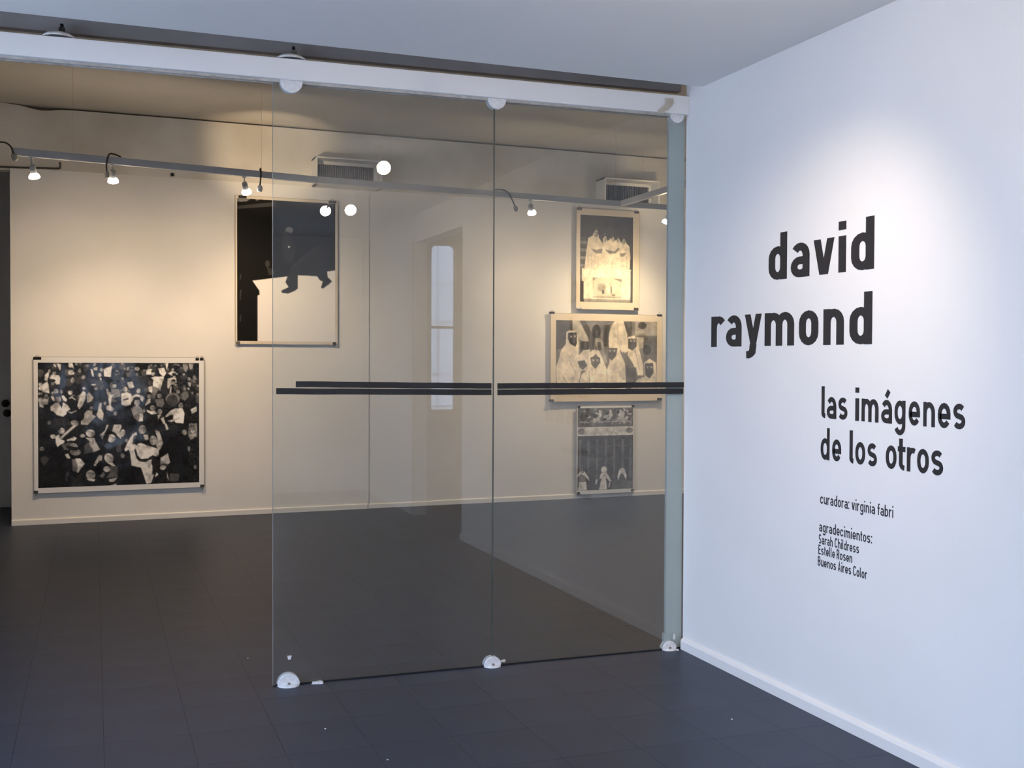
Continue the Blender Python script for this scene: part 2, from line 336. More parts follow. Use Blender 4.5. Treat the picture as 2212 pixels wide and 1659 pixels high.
# ------------------------------------------------------------------ glass panels with tape, clamp fittings
G0, G1 = 0.0, 0.010
gp1 = MB().box((-1.952, G0, 0.0045), (-0.9715, G1, 2.548)).build('glass_panel', GLASS, label='clear glass panel with a free edge at the open doorway', cat='glass panel', group='glass partition panels')
gp2 = MB().box((-0.9675, G0, 0.0045), (-0.004, G1, 2.548)).build('glass_panel', GLASS, label='clear glass panel standing against the grey post', cat='glass panel', group='glass partition panels')
EDGE = mat('glass edge', (0.10, 0.11, 0.10), 0.3, 0.5, (8, (0.07, 0.08, 0.07), 2))
MB().box((-0.9715, G0+0.001, 0.0045), (-0.9695, G1-0.001, 2.548)).build('polished_edge', EDGE, gp1)
MB().box((-0.9698, G0+0.001, 0.0045), (-0.9675, G1-0.001, 2.548)).build('polished_edge', EDGE, gp2)
EDGE2 = mat('pale glass edge', (0.26, 0.27, 0.26), 0.3, 0.5, (8, (0.22, 0.23, 0.22), 2))
FOOTSTRIP = mat('dark foot strip', (0.012, 0.012, 0.013), 0.7, 0.3, (20, (0.008, 0.008, 0.009), 2))
MB().box((-1.952, -0.001, 0.0005), (-0.9715, G1, 0.0045)).build('foot_strip', FOOTSTRIP, gp1)  # thin dark strip drawing the gap line at the foot of the glass
MB().box((-0.9675, -0.001, 0.0005), (-0.004, G1, 0.0045)).build('foot_strip', FOOTSTRIP, gp2)
MB().box((-1.9535, G0, 0.0045), (-1.952, G1, 2.548)).build('polished_edge', EDGE2, gp1)
def strip(x0, x1, za, zb, h, par, seed):
    rnd = random.Random(seed); b = MB(); N = 14; vs = []
    for i in range(N+1):
        x = x0 + (x1-x0)*i/N; z = za + (zb-za)*i/N + rnd.uniform(-1, 1)*0.0006
        vs += [(x, -0.0008, z), (x, -0.0008, z+h), (x, -0.0001, z), (x, -0.0001, z+h)]
    fs = []
    for i in range(N):
        a = 4*i; fs += [(a, a+4, a+5, a+1), (a+2, a+3, a+7, a+6), (a+1, a+5, a+7, a+3), (a, a+2, a+6, a+4)]
    fs += [(0, 1, 3, 2), (4*N, 4*N+2, 4*N+3, 4*N+1)]
    b.add(vs, fs); return b.build('tape_strip', TAPEM, par)
strip(-1.857, -0.980, 1.2665, 1.2555, 0.0255, gp1, 1)
strip(-1.939, -0.980, 1.2370, 1.2265, 0.0260, gp1, 2)
strip(-0.952, -0.004, 1.2550, 1.2570, 0.0255, gp2, 3)
strip(-0.952, -0.006, 1.2265, 1.2270, 0.0260, gp2, 4)

def halfdisc(r, n=20, up=True, cut=0.0):
    s = 1 if up else -1
    return [(r*math.cos(a), s*r*math.sin(a)) for a in [math.pi*k/n for k in range(n+1)]]
def fitting(x, z, up, r, label, sx=1.0, knob=False):
    f = empty('clamp_fitting', (x, 0.005, z), label=label, cat='fitting', group='round glass clamps %s' % ('on the floor' if up else 'under the beam'))
    for nm, y0, y1 in (('clamp_plate', -0.020, -0.0055), ('clamp_plate', 0.0055, 0.020)):
        MB().prism([(px*sx, pz + (0.006 if up else -0.004)) for px, pz in halfdisc(r, up=up)], y0, y1).build(nm, FITM, f, bevel=0.003)
    if up:
        MB().lathe((0, -0.004, 0), (0, 0, 1), [(0.0, r*1.0*sx), (0.004, r*0.98*sx), (0.007, r*0.85*sx), (0.008, 0)], 24).build('base_cap', FITM, f)
        MB().lathe((0.0, -0.020, 0.0105), (0, -1, 0), [(0, 0.006), (0.003, 0.006), (0.004, 0.003), (0.004, 0)], 12).build('screw', SCREWM, f)
    else:
        MB().box((-r, -0.021, -0.006), (r, 0.021, 0.0)).build('clamp_cap', FITM, f, bevel=0.002)
    if knob: MB().tube([(r*sx-0.004, -0.006, 0.017), (r*sx+0.022, -0.006, 0.019)], [0.004, 0.008], 10).build('set_pin', FITM, f)
    return f
fitting(-1.888, 0.0, True, 0.047, 'round white floor clamp at the free edge of the glass')
fitting(-0.972, 0.0, True, 0.040, 'round white floor clamp under the joint between the glass panels', knob=True)
fitting(-0.075, 0.0, True, 0.036, 'chipped white floor clamp at the foot of the grey post')
fitting(-1.877, ZB0, False, 0.047, 'round white clamp under the beam at the free edge of the glass')
fitting(-0.962, ZB0, False, 0.042, 'round white clamp under the beam at the joint of the glass panels')
fitting(-0.055, ZB0, False, 0.036, 'round white clamp under the beam at the top of the grey post')
# masking tape left on the beam end
rnd = random.Random(4); vs = []; N = 8
for i in range(N+1):
    t = i/N; z = 2.622 - 0.075*t; x0 = -0.135 + 0.012*math.sin(t*5) - 0.028*t; w = 0.045 - 0.008*t
    for k in range(4): vs.append((x0 + w*k/3 + rnd.uniform(-.002, .002), -0.0315 - 0.004*abs(math.sin(k*2+i)), z + rnd.uniform(-.002, .002)))
MB().add(vs, [(i*4+k, i*4+k+1, i*4+k+5, i*4+k+4) for i in range(N) for k in range(3)], True).build('masking_tape', MASK, label='crumpled yellowed tape stuck to the beam end above the post', cat='tape')
def flake(x, y, z, pts, label, t=0.003, flat=True):
    o = MB()
    n = len(pts)
    if flat: o.add([(a, b, 0) for a, b in pts] + [(a*0.85, b*0.85, t) for a, b in pts], [tuple(reversed(range(n))), tuple(range(n, 2*n))] + [(i, (i+1) % n, n+(i+1) % n, n+i) for i in range(n)])
    else: o.prism(pts, 0, -t)
    o = o.build('paint_flake', FLAKE, label=label, cat='debris', group='paint flakes'); o.location = (x, y, z); return o
flake(-1.762, -0.01, 0.0005, [(-.03, -.01), (-.01, -.016), (.016, -.02), (.022, -.004), (.012, .012), (-.012, .004), (-.028, .006)], 'white paint flake on the floor beside the free glass edge', 0.008)
flake(-0.045, -0.02, 0.0005, [(-.008, -.012), (.006, -.018), (.010, 0), (0, .010)], 'tiny white paint flake on the floor in the wall corner', 0.004)
flake(-0.048, -0.0005, 0.060, [(-.004, -.014), (.006, -.012), (.007, .004), (.001, .016), (-.004, .006)], 'white paint chip on the glass above the post clamp', 0.002, False)
flake(-1.884, -0.0005, 0.122, [(-.010, .004), (.010, .005), (.008, -.003), (.006, -.012), (-.006, -.012), (-.007, -.002)], 'small white sticker scrap on the glass above a floor clamp', 0.001, False)
for x, y, lb in ((-1.85, -0.62, 'tiny white speck on the floor in front of the free edge clamp'), (-1.995, 0.5, 'tiny white speck on the floor of the open doorway beside the glass'), (-1.71, -1.02, 'tiny white speck on the open floor well in front of the glass'), (-0.35, -1.03, 'tiny white speck on the floor by the skirting of the lettered wall')):
    flake(x, y, 0.0005, [(-.004, -.003), (.003, -.004), (.004, .002), (-.0015, .004)], lb, 0.002)

# ------------------------------------------------------------------ lighting rails and spot lamps
ZR = 2.80
def rail(name, A, B, label, w=0.045, h=0.05):
    A = Vector((*A, ZR)); B = Vector((*B, ZR)); d = (B-A); L = d.length; rz = math.atan2(d.y, d.x)
    e = empty(name, A, rz, label=label, cat='lighting rail', group='lighting rails')
    MB().box((0, -w/2, 0), (L, w/2, h)).build('rail_channel', RAILM, e, bevel=0.003)
    MB().box((0.01, -w/2+0.002, -0.003), (L-0.01, -w/2+0.010, 0.001)).build('rail_lip', LAMPW, e)
    for t in (0.18, 0.8): MB().tube([(L*t, 0, h), (L*t, 0, HB-ZR)], 0.0008, 6).build('hanger_wire', RAILM, e)
    return e
RA, RB, RC = (-3.19, 3.85), (-0.98, 4.315), (2.55, 4.77)
rail('lighting_rail', RA, (RB[0]-0.003, RB[1]), 'pale suspended lighting rail above the crowd photograph')
rail('lighting_rail', (RB[0]+0.003, RB[1]), RC, 'pale suspended lighting rail behind the glass towards the post')
rail('lighting_rail', (1.905, 4.66), (1.84, 2.2), 'pale lighting rail crossing towards the viewer beside the air vent')
def on_rail(x, y0=0):
    A, B = (RA, RB) if x < RB[0] else (RB, RC)
    return A[1] + (B[1]-A[1])*(x-A[0])/(B[0]-A[0])

def spot_lamp(mount, joint, aim, label, power, size=75, blend=0.7, col=(1.0, 0.74, 0.47), bulb=BULB, housing=LAMPB, lit=True, scale=1.0, group='halogen spot lamps', arm=None, spill=29, down=True):
    mount = Vector(mount); J = Vector(joint)-mount; ax = (Vector(aim)-Vector(joint)).normalized()
    e = empty('spot_lamp', mount, label=label, cat='lamp', group=group)
    s = scale
    MB().box((-0.014, -0.014, -0.012), (0.014, 0.014, 0.0)).build('mount_clip', housing, e, bevel=0.002)
    MB().tube([(0, 0, -0.01)] + ([Vector(arm)-mount] if arm else []) + [J], 0.0045, 8).build('stem', housing, e)
    P = lambda d: J + ax*d*s
    MB().lathe(P(-0.02), ax, [(0, 0), (0, 0.016*s), (0.008*s, 0.021*s), (0.055*s, 0.022*s), (0.060*s, 0.018*s), (0.060*s, 0)], 18).build('lamp_body', housing, e)
    MB().lathe(P(0.040), ax, [(0.0, 0.017*s), (0.010*s, 0.030*s), (0.022*s, 0.037*s), (0.034*s, 0.039*s), (0.036*s, 0.036*s), (0.037*s, 0.0)], 20).build('bulb', bulb if lit else housing, e)
    l = bpy.data.lights.new('spot_beam', 'SPOT'); l.energy = power; l.color = col; l.spot_size = math.radians(size); l.spot_blend = blend; l.shadow_soft_size = 0.03
    o = bpy.data.objects.new('spot_beam', l); COL.objects.link(o); o.parent = e; o.location = P(0.09)
    o.rotation_euler = ax.to_track_quat('-Z', 'Y').to_euler()
    if spill and down:
        l = bpy.data.lights.new('bulb_leak', 'POINT'); l.energy = 3.2; l.color = col; l.shadow_soft_size = 0.04
        o = bpy.data.objects.new('bulb_leak', l); COL.objects.link(o); o.parent = e; o.location = P(0.12)
    if spill:
        l = bpy.data.lights.new('bulb_spill', 'SPOT' if down else 'POINT'); l.energy = spill; l.color = col; l.shadow_soft_size = 0.04
        if down: l.spot_size = math.radians(160); l.spot_blend = 1.0
        o = bpy.data.objects.new('bulb_spill', l); COL.objects.link(o); o.parent = e; o.location = P(0.13); o.rotation_euler = ax.to_track_quat('-Z', 'Y').to_euler()
    return e
def W(x, z, off=0.0): return (x, wy(x, off), z)
def rl(x): return (x, on_rail(x), ZR)
spot_lamp(rl(-3.07), (-3.058, 3.875, 2.725), (-2.75, 4.85, 0.7), 'spot lamp on the rail nearest the dark corridor doorway', 20, 95, 1.0, spill=22)
spot_lamp(rl(-2.53), (-2.525, 3.985, 2.74), (-2.42, 5.1, 1.0), 'spot lamp hanging over the crowd photograph beside a looped cable', 54, 90, 1.0)
spot_lamp(rl(-1.56), (-1.555, 4.19, 2.735), (-1.05, 5.3, 1.3), 'spot lamp in front of the top corner of the tall dark photograph', 55, 95, 1.0)
spot_lamp(rl(0.965), (0.965, 4.56, 2.74), (1.6, 5.5, 1.4), 'spot lamp on the rail right of the joint between the glass panels', 26, 95, 1.0, spill=12)
spot_lamp(rl(2.43), (2.43, 4.75, 2.75), (2.2, 5.6, 1.3), 'spot lamp beside the grey post', 80, 100, 1.0)
spot_lamp((-1.30, on_rail(-1.30)+0.034, ZR+0.03), (-1.30, on_rail(-1.30)+0.045, ZR+0.018), W(-1.18, 3.24), 'assumed small uplight clipped unseen behind the rail, added to wash the upper wall above the dark photograph', 34, 62, 0.8, scale=0.35, group='assumed small uplights', spill=0)  # assumed lamp, hidden by the rail, added for the bright oval on the wall
spot_lamp((2.50, on_rail(2.50)+0.034, ZR+0.03), (2.50, on_rail(2.50)+0.045, ZR+0.018), W(2.85, 3.2), 'assumed small uplight out of view beside the vent by the grey post, added for a warm patch', 9, 75, 0.8, scale=0.35, group='assumed small uplights', spill=0)  # assumed lamp, hidden by the post, added to warm the wall near the vent
spot_lamp((1.862, 2.95, ZR), (1.862, 2.95, 2.73), (2.6, 3.6, 0.0), 'added spot lamp out of view on the crossing rail, brightening the gallery floor', 30, 110, 1.0, spill=30)  # added lamp, out of view, lifting the right side of the gallery
# cable plugs and unplugged sockets hanging on the rails
def cable(pts, plug, label, r=0.006, pr=0.02, pl=0.05, pm=PLUG):
    e = empty('cable_plug', pts[0], label=label, cat='cable', group='loose cables on the lighting rails')
    o = Vector(pts[0])
    P = [Vector(p)-o for p in pts]
    # smooth the path
    Q = []
    for i in range(len(P)-1):
        p0, p1, p2, p3 = P[max(i-1, 0)], P[i], P[i+1], P[min(i+2, len(P)-1)]
        for k in range(6):
            t = k/6; Q.append(0.5*((2*p1)+(p2-p0)*t+(2*p0-5*p1+4*p2-p3)*t*t+(3*p1-p0-3*p2+p3)*t**3))
    Q.append(P[-1])
    MB().tube(Q, r, 8).build('cable', CABLE, e)
    if plug:
        d = (P[-1]-P[-2]).normalized()
        MB().lathe(P[-1]-d*0.004, d, [(0, 0), (0, pr*0.5), (0.01, pr*0.85), (pl*0.5, pr), (pl, pr*0.8), (pl, 0)], 12).build('plug', pm, e)
    return e
def rp(x, z, out=0.0): return (x, on_rail(x)-out, z)
cable([rp(-2.47, 2.859, .0), rp(-2.51, 2.868, .03), rp(-2.55, 2.862, .045), rp(-2.568, 2.79, .05), rp(-2.566, 2.735, .05)], True, 'dark looped cable with grey plug over the crowd photograph', pr=.018)
cable([rp(-1.436, 2.859, .0), rp(-1.434, 2.866, .035), rp(-1.436, 2.80, .048), rp(-1.442, 2.73, .048)], True, 'hanging cable with pale plug at the top edge of the tall dark photograph', pr=.022, pm=LAMPW)
cable([rp(0.60, 2.859, .0), rp(0.66, 2.862, .035), rp(0.72, 2.84, .05), rp(0.765, 2.775, .05), rp(0.79, 2.725, .05)], True, 'curved dark cable with grey plug behind the glass joint', pr=.02)
cable([rp(-3.32, 2.86, .05), rp(-3.24, 2.875, .05), rp(-3.195, 2.85, .05), rp(-3.178, 2.80, .05)], True, 'curved dark cable with plug at the rail end by the corridor', pr=.022)
cable([W(-3.42, 2.94, .03), W(-3.2, 2.945, .03), W(-3.05, 2.952, .03), W(-2.93, 2.957, .03), W(-2.915, 2.975, .03), W(-2.918, 3.01, .03)], False, 'dark cable lying along the wall top with a turned up end', r=.0075)
MB().lathe((0, 0, 0), (0, -1, 0), [(0, 0.008), (0.012, 0.008), (0.014, 0.016), (0.02, 0.016), (0.021, 0)], 10).build('wall_nail', DARKM, label='dark nail head in the wall between the two lamp cables', cat='nail').location = W(-2.018, 2.972, -0.02)

# front room spots: their bulbs mirror in the glass, one washes the lettering
def front_lamp(x, y, z, aim, label, power, size, sp):
    return spot_lamp((x, y, HC), (x, y, z), aim, label, power, size, 1.0, (1.0, 0.80, 0.62), BULB2, LAMPW, scale=0.36, group='front room spot lamps', spill=sp, down=False)
front_lamp(-1.06, -1.82, 2.56, (0.0, -1.0, 1.08), 'white ceiling spot lamp aimed at the large wall lettering', 70, 82, 4.0)
front_lamp(-0.78, -3.80, 2.52, (-1.6, -3.0, 2.64), 'white ceiling spot lamp turned up towards the ceiling', 26, 120, 46)
front_lamp(-0.93, -4.06, 2.585, (-1.6, -5.4, 1.0), 'white ceiling spot lamp turned towards the street wall', 24, 100, 8)

# ------------------------------------------------------------------ air vents
def vent(x0, x1, label):
    z0, z1, dep, rim = 2.94, 3.19, 0.19, 0.028
    e = empty('air_vent', (0, 0, 0), label=label, cat='vent', group='wall air vents')
    o0 = -0.02
    for a in ((x0, x1, z1-0.014, z1), (x0, x1, z0, z0+0.014), (x0, x0+0.014, z0, z1), (x1-0.014, x1, z0, z1)):
        MB().wbox(*a, o0, dep).build('vent_hood', VENTM, e)
    for a in ((x0+.014, x1-.014, z1-0.014-rim, z1-.014), (x0+.014, x1-.014, z0+.014, z0+0.014+rim), (x0+.014, x0+0.014+rim, z0, z1), (x1-0.014-rim, x1-.014, z0, z1)):
        MB().wbox(*a, o0, 0.03).build('vent_frame', VENTM, e)
    xa, xb = x0+.014+rim, x1-.014-rim
    MB().wbox(xa, xb, z0+.03, z1-.03, o0, 0.004).build('vent_backing', VOIDM, e)
    n = 27
    for k in range(n):
        x = xa + (xb-xa)*(k+0.5)/n
        MB().wbox(x-0.004, x+0.004, z0+.014+rim, z1-.014-rim, 0.004, 0.022).build('vent_slat', GRILM, e)
    return e
vent(-0.80, -0.19, 'pale hooded air vent with dark slats beside the tall dark photograph')
vent(2.08, 2.70, 'pale hooded air vent above the white robed choir photograph')

# ------------------------------------------------------------------ printed photographs
class Canvas:
    """small grey-scale painter; coordinates are mapped to grid pixels"""
    def __init__(s, w, h, bgv): s.w, s.h = w, h; s.a = np.full((h, w), float(bgv)); s.map = lambda x, y: (x, y); s.k = 1.0
    def frame(s, ox, oy, k): s.map = lambda x, y: ((x-ox)/k, (y-oy)/k); s.k = k; return s
    def poly(s, g, pts, mix=1.0):
        P = [s.map(*p) for p in pts]; xs = [p[0] for p in P]; ys = [p[1] for p in P]
        x0, x1, y0, y1 = max(int(min(xs)), 0), min(int(max(xs))+2, s.w), max(int(min(ys)), 0), min(int(max(ys))+2, s.h)
        if x1 <= x0 or y1 <= y0: return
        Y, X = np.mgrid[y0:y1, x0:x1]; acc = np.zeros(X.shape)
        for ddx, ddy in ((.25, .25), (.75, .25), (.25, .75), (.75, .75)):
            fx, fy = X+ddx, Y+ddy; ins = np.zeros(X.shape, bool); n = len(P)
            for i in range(n):
                (ax, ay), (bx, by) = P[i], P[(i+1) % n]
                if ay == by: continue
                c = ((ay > fy) != (by > fy)) & (fx < (bx-ax)*(fy-ay)/(by-ay)+ax); ins ^= c
            acc += ins
        acc *= mix/4; A = s.a[y0:y1, x0:x1]; s.a[y0:y1, x0:x1] = A*(1-acc) + g*acc
    def ell(s, g, cx, cy, rx, ry, rot=0, mix=1.0):
        s.poly(g, [(cx + rx*math.cos(t)*math.cos(rot) - ry*math.sin(t)*math.sin(rot), cy + rx*math.cos(t)*math.sin(rot) + ry*math.sin(t)*math.cos(rot)) for t in [2*math.pi*k/20 for k in range(20)]], mix)
    def rect(s, g, x0, y0, x1, y1, mix=1.0): s.poly(g, [(x0, y0), (x1, y0), (x1, y1), (x0, y1)], mix)
    def line(s, g, pts, w, mix=1.0):
        for (ax, ay), (bx, by) in zip(pts[:-1], pts[1:]):
            L = math.hypot(bx-ax, by-ay) or 1; nx, ny = -(by-ay)/L*w/2, (bx-ax)/L*w/2
            s.poly(g, [(ax+nx, ay+ny), (bx+nx, by+ny), (bx-nx, by-ny), (ax-nx, ay-ny)], mix)
    def head(s, g, cx, cy, rx, ry, rot=0):
        q = (math.sin(cx*12.9898+cy*78.233)*43758.5453) % 1; tl = rot + (q-0.5)*0.7
        R_ = lambda x, y: (cx + rx*x*math.cos(tl) - ry*y*math.sin(tl), cy + rx*x*math.sin(tl) + ry*y*math.cos(tl))
        s.ell(28, *R_(0, -0.25), rx*1.08, ry*1.0, tl, 0.9)              # hair
        s.ell(g, *R_((q-0.5)*0.2, 0.14), rx*0.9, ry*0.88, tl)           # face
        sd = 1 if q > 0.5 else -1
        s.ell(g*0.62, *R_(sd*0.58, 0.2), rx*0.38, ry*0.66, tl, 0.55)     # shaded cheek
        s.poly(g*0.5, [R_(-0.66, -0.2), R_(0.66, -0.26), R_(0.6, 0.02), R_(0.08, -0.04), R_(-0.08, -0.04), R_(-0.6, 0.02)], 0.55)   # brow shadow
        s.poly(g*0.6, [R_(-0.05, 0.0), R_(0.12*sd, 0.34), R_(0.1, 0.38), R_(-0.12, 0.36)], 0.45)
        s.poly(g*0.5, [R_(-0.3, 0.56), R_(0.3, 0.52), R_(0.2, 0.64), R_(-0.2, 0.66)], 0.4)
    def folds(s, amp, seed, cell):
        rg = np.random.default_rng(seed); f = np.zeros((s.h, s.w))
        for c, a in ((cell, 1.0), (max(cell//2, 2), 0.7), (max(cell//4, 1), 0.5)):
            n = rg.normal(0, 1, (s.h//c+3, s.w//c+3)); yy = np.arange(s.h)/c; xx = np.arange(s.w)/c
            y0 = yy.astype(int); x0 = xx.astype(int); fy = (yy-y0)[:, None]; fx = (xx-x0)[None]
            f += a*((n[y0][:, x0]*(1-fx)+n[y0][:, x0+1]*fx)*(1-fy) + (n[y0+1][:, x0]*(1-fx)+n[y0+1][:, x0+1]*fx)*fy)
        s.a = s.a*np.clip(1+amp*f, 0.35, 1.12)
    def blur(s, n=1):
        for _ in range(n):
            p = np.pad(s.a, 1, 'edge'); s.a = (p[:-2, 1:-1]+p[2:, 1:-1]+p[1:-1, :-2]+p[1:-1, 2:]+4*s.a)/8
    def noise(s, amp, seed, cell=1):
        r = np.random.default_rng(seed).normal(0, amp, (s.h//cell+2, s.w//cell+2)); r = np.repeat(np.repeat(r, cell, 0), cell, 1)[:s.h, :s.w]; s.a += r

def s2l(c): c = np.clip(c, 0, 1); return np.where(c <= 0.04045, c/12.92, ((c+0.055)/1.055)**2.4)
def print_mat(name, rough, coat, wave):
    m = bpy.data.materials.new(name); m.use_nodes = True; nt = m.node_tree; p = nt.nodes['Principled BSDF']
    a = nt.nodes.new('ShaderNodeAttribute'); a.attribute_name = 'print'
    nt.links.new(a.outputs['Color'], p.inputs['Base Color']); p.inputs['Roughness'].default_value = rough; p.inputs['Specular IOR Level'].default_value = coat
    tc = nt.nodes.new('ShaderNodeTexCoord'); n = nt.nodes.new('ShaderNodeTexNoise'); n.inputs['Scale'].default_value = 3.0; n.inputs['Detail'].default_value = 2
    b = nt.nodes.new('ShaderNodeBump'); b.inputs['Strength'].default_value = 1.0; b.inputs['Distance'].default_value = wave
    nt.links.new(tc.outputs['Object'], n.inputs['Vector']); nt.links.new(n.outputs['Fac'], b.inputs['Height']); nt.links.new(b.outputs['Normal'], p.inputs['Normal'])
    return m
GLOSSY = print_mat('glossy photo print', 0.12, 0.28, 0.012)
SATIN = print_mat('satin photo print', 0.5, 0.08, 0.003)
def image_mesh(cv, x0, x1, z0, z1, y, tint, white=190.0):
    h, w = cv.a.shape
    lin = s2l(cv.a/255.0) / s2l(np.array(white/255.0)) * 0.78
    X, Z = np.meshgrid(np.linspace(x0, x1, w), np.linspace(z1, z0, h))
    co = np.stack([X, np.full_like(X, y), Z], -1).reshape(-1, 3)
    i = np.arange((h-1)*w).reshape(h-1, w)[:, :-1].ravel()
    F = np.stack([i, i+w, i+w+1, i+1], 1)
    me = bpy.data.meshes.new('photo_image'); me.vertices.add(h*w); me.vertices.foreach_set('co', co.ravel())
    me.loops.add(F.size); me.loops.foreach_set('vertex_index', F.ravel())
    me.polygons.add(len(F)); me.polygons.foreach_set('loop_start', np.arange(0, F.size, 4))
    me.update(calc_edges=True)
    at = me.color_attributes.new('print', 'FLOAT_COLOR', 'POINT')
    t = lin[..., None]*np.array([1, 1, 1]); t = t*(np.array(tint)[None, None]**(0.35+0.65*np.clip(lin[..., None]/0.78, 0, 1)))
    c = np.concatenate([np.clip(t, 0.004, 0.9), np.ones((h, w, 1))], -1).astype(np.float32)
    at.data.foreach_set('color', c.ravel()); return me

clip_cache = {}
def clip(par, x, z, w, up, y=-0.012):
    k = (round(w, 3), up)
    if k not in clip_cache:
        s = 1 if up else -1; b = MB()
        pr = [(-0.010, 0.0), (-0.003, -0.022*s), (0.003, -0.022*s), (0.010, 0.0)]  # y,z profile
        vs = [(-w/2, yy, zz) for yy, zz in pr] + [(w/2, yy, zz) for yy, zz in pr]
        b.add(vs, [(0, 1, 2, 3), (7, 6, 5, 4)] + [((i+1) % 4, i, 4+i, 4+(i+1) % 4) for i in range(4)])
        body = b.mesh('binder_clip'); body.materials.append(CLIPM)
        h = MB()
        for q in (-1, 1):
            h.tube([(-w*0.22, 0.004*q, -0.006*s), (-w*0.16, 0.009*q, 0.010*s), (-w*0.10, 0.010*q, 0.018*s), (w*0.10, 0.010*q, 0.018*s), (w*0.16, 0.009*q, 0.010*s), (w*0.22, 0.004*q, -0.006*s)], 0.0013, 5)
        hm = h.mesh('clip_handle'); hm.materials.append(WIRE); clip_cache[k] = (body, hm)
    body, hm = clip_cache[k]
    o = bpy.data.objects.new('binder_clip', body); COL.objects.link(o); o.parent = par; o.location = (x, y, z)
    g = bpy.data.objects.new('clip_handle', hm); COL.objects.link(g); g.parent = o
    return o
def picture(name, label, sx0, sx1, sz0, sz1, ix0, ix1, iz0, iz1, cv, tint, paper, im, off, clips, group='photographs on the gallery wall'):
    xc = (sx0+sx1)/2; e = empty(name, (xc, wy(xc), sz0), A_WALL, label=label, cat='photograph', group=group)
    k = 1/math.cos(A_WALL)
    L = lambda x: (x-xc)*k
    MB().box((L(sx0)-0.004, -off-0.003, -0.004), (L(sx1)+0.004, -off+0.001, sz1-sz0+0.004)).build('backing_sheet', BOARD, e)
    MB().box((L(sx0), -off-0.0045, 0.0), (L(sx1), -off-0.003, sz1-sz0)).build('paper_sheet', paper, e)
    me = image_mesh(cv, L(ix0), L(ix1), iz0-sz0, iz1-sz0, -off-0.0049, tint, 215.0 if tint[2] < 0.8 else 190.0); me.materials.append(im)
    o = bpy.data.objects.new('photo_image', me); COL.objects.link(o); o.parent = e
    for x, z, w, up in clips: clip(e, L(x), z-sz0, w, up, -off-0.002)
    return e

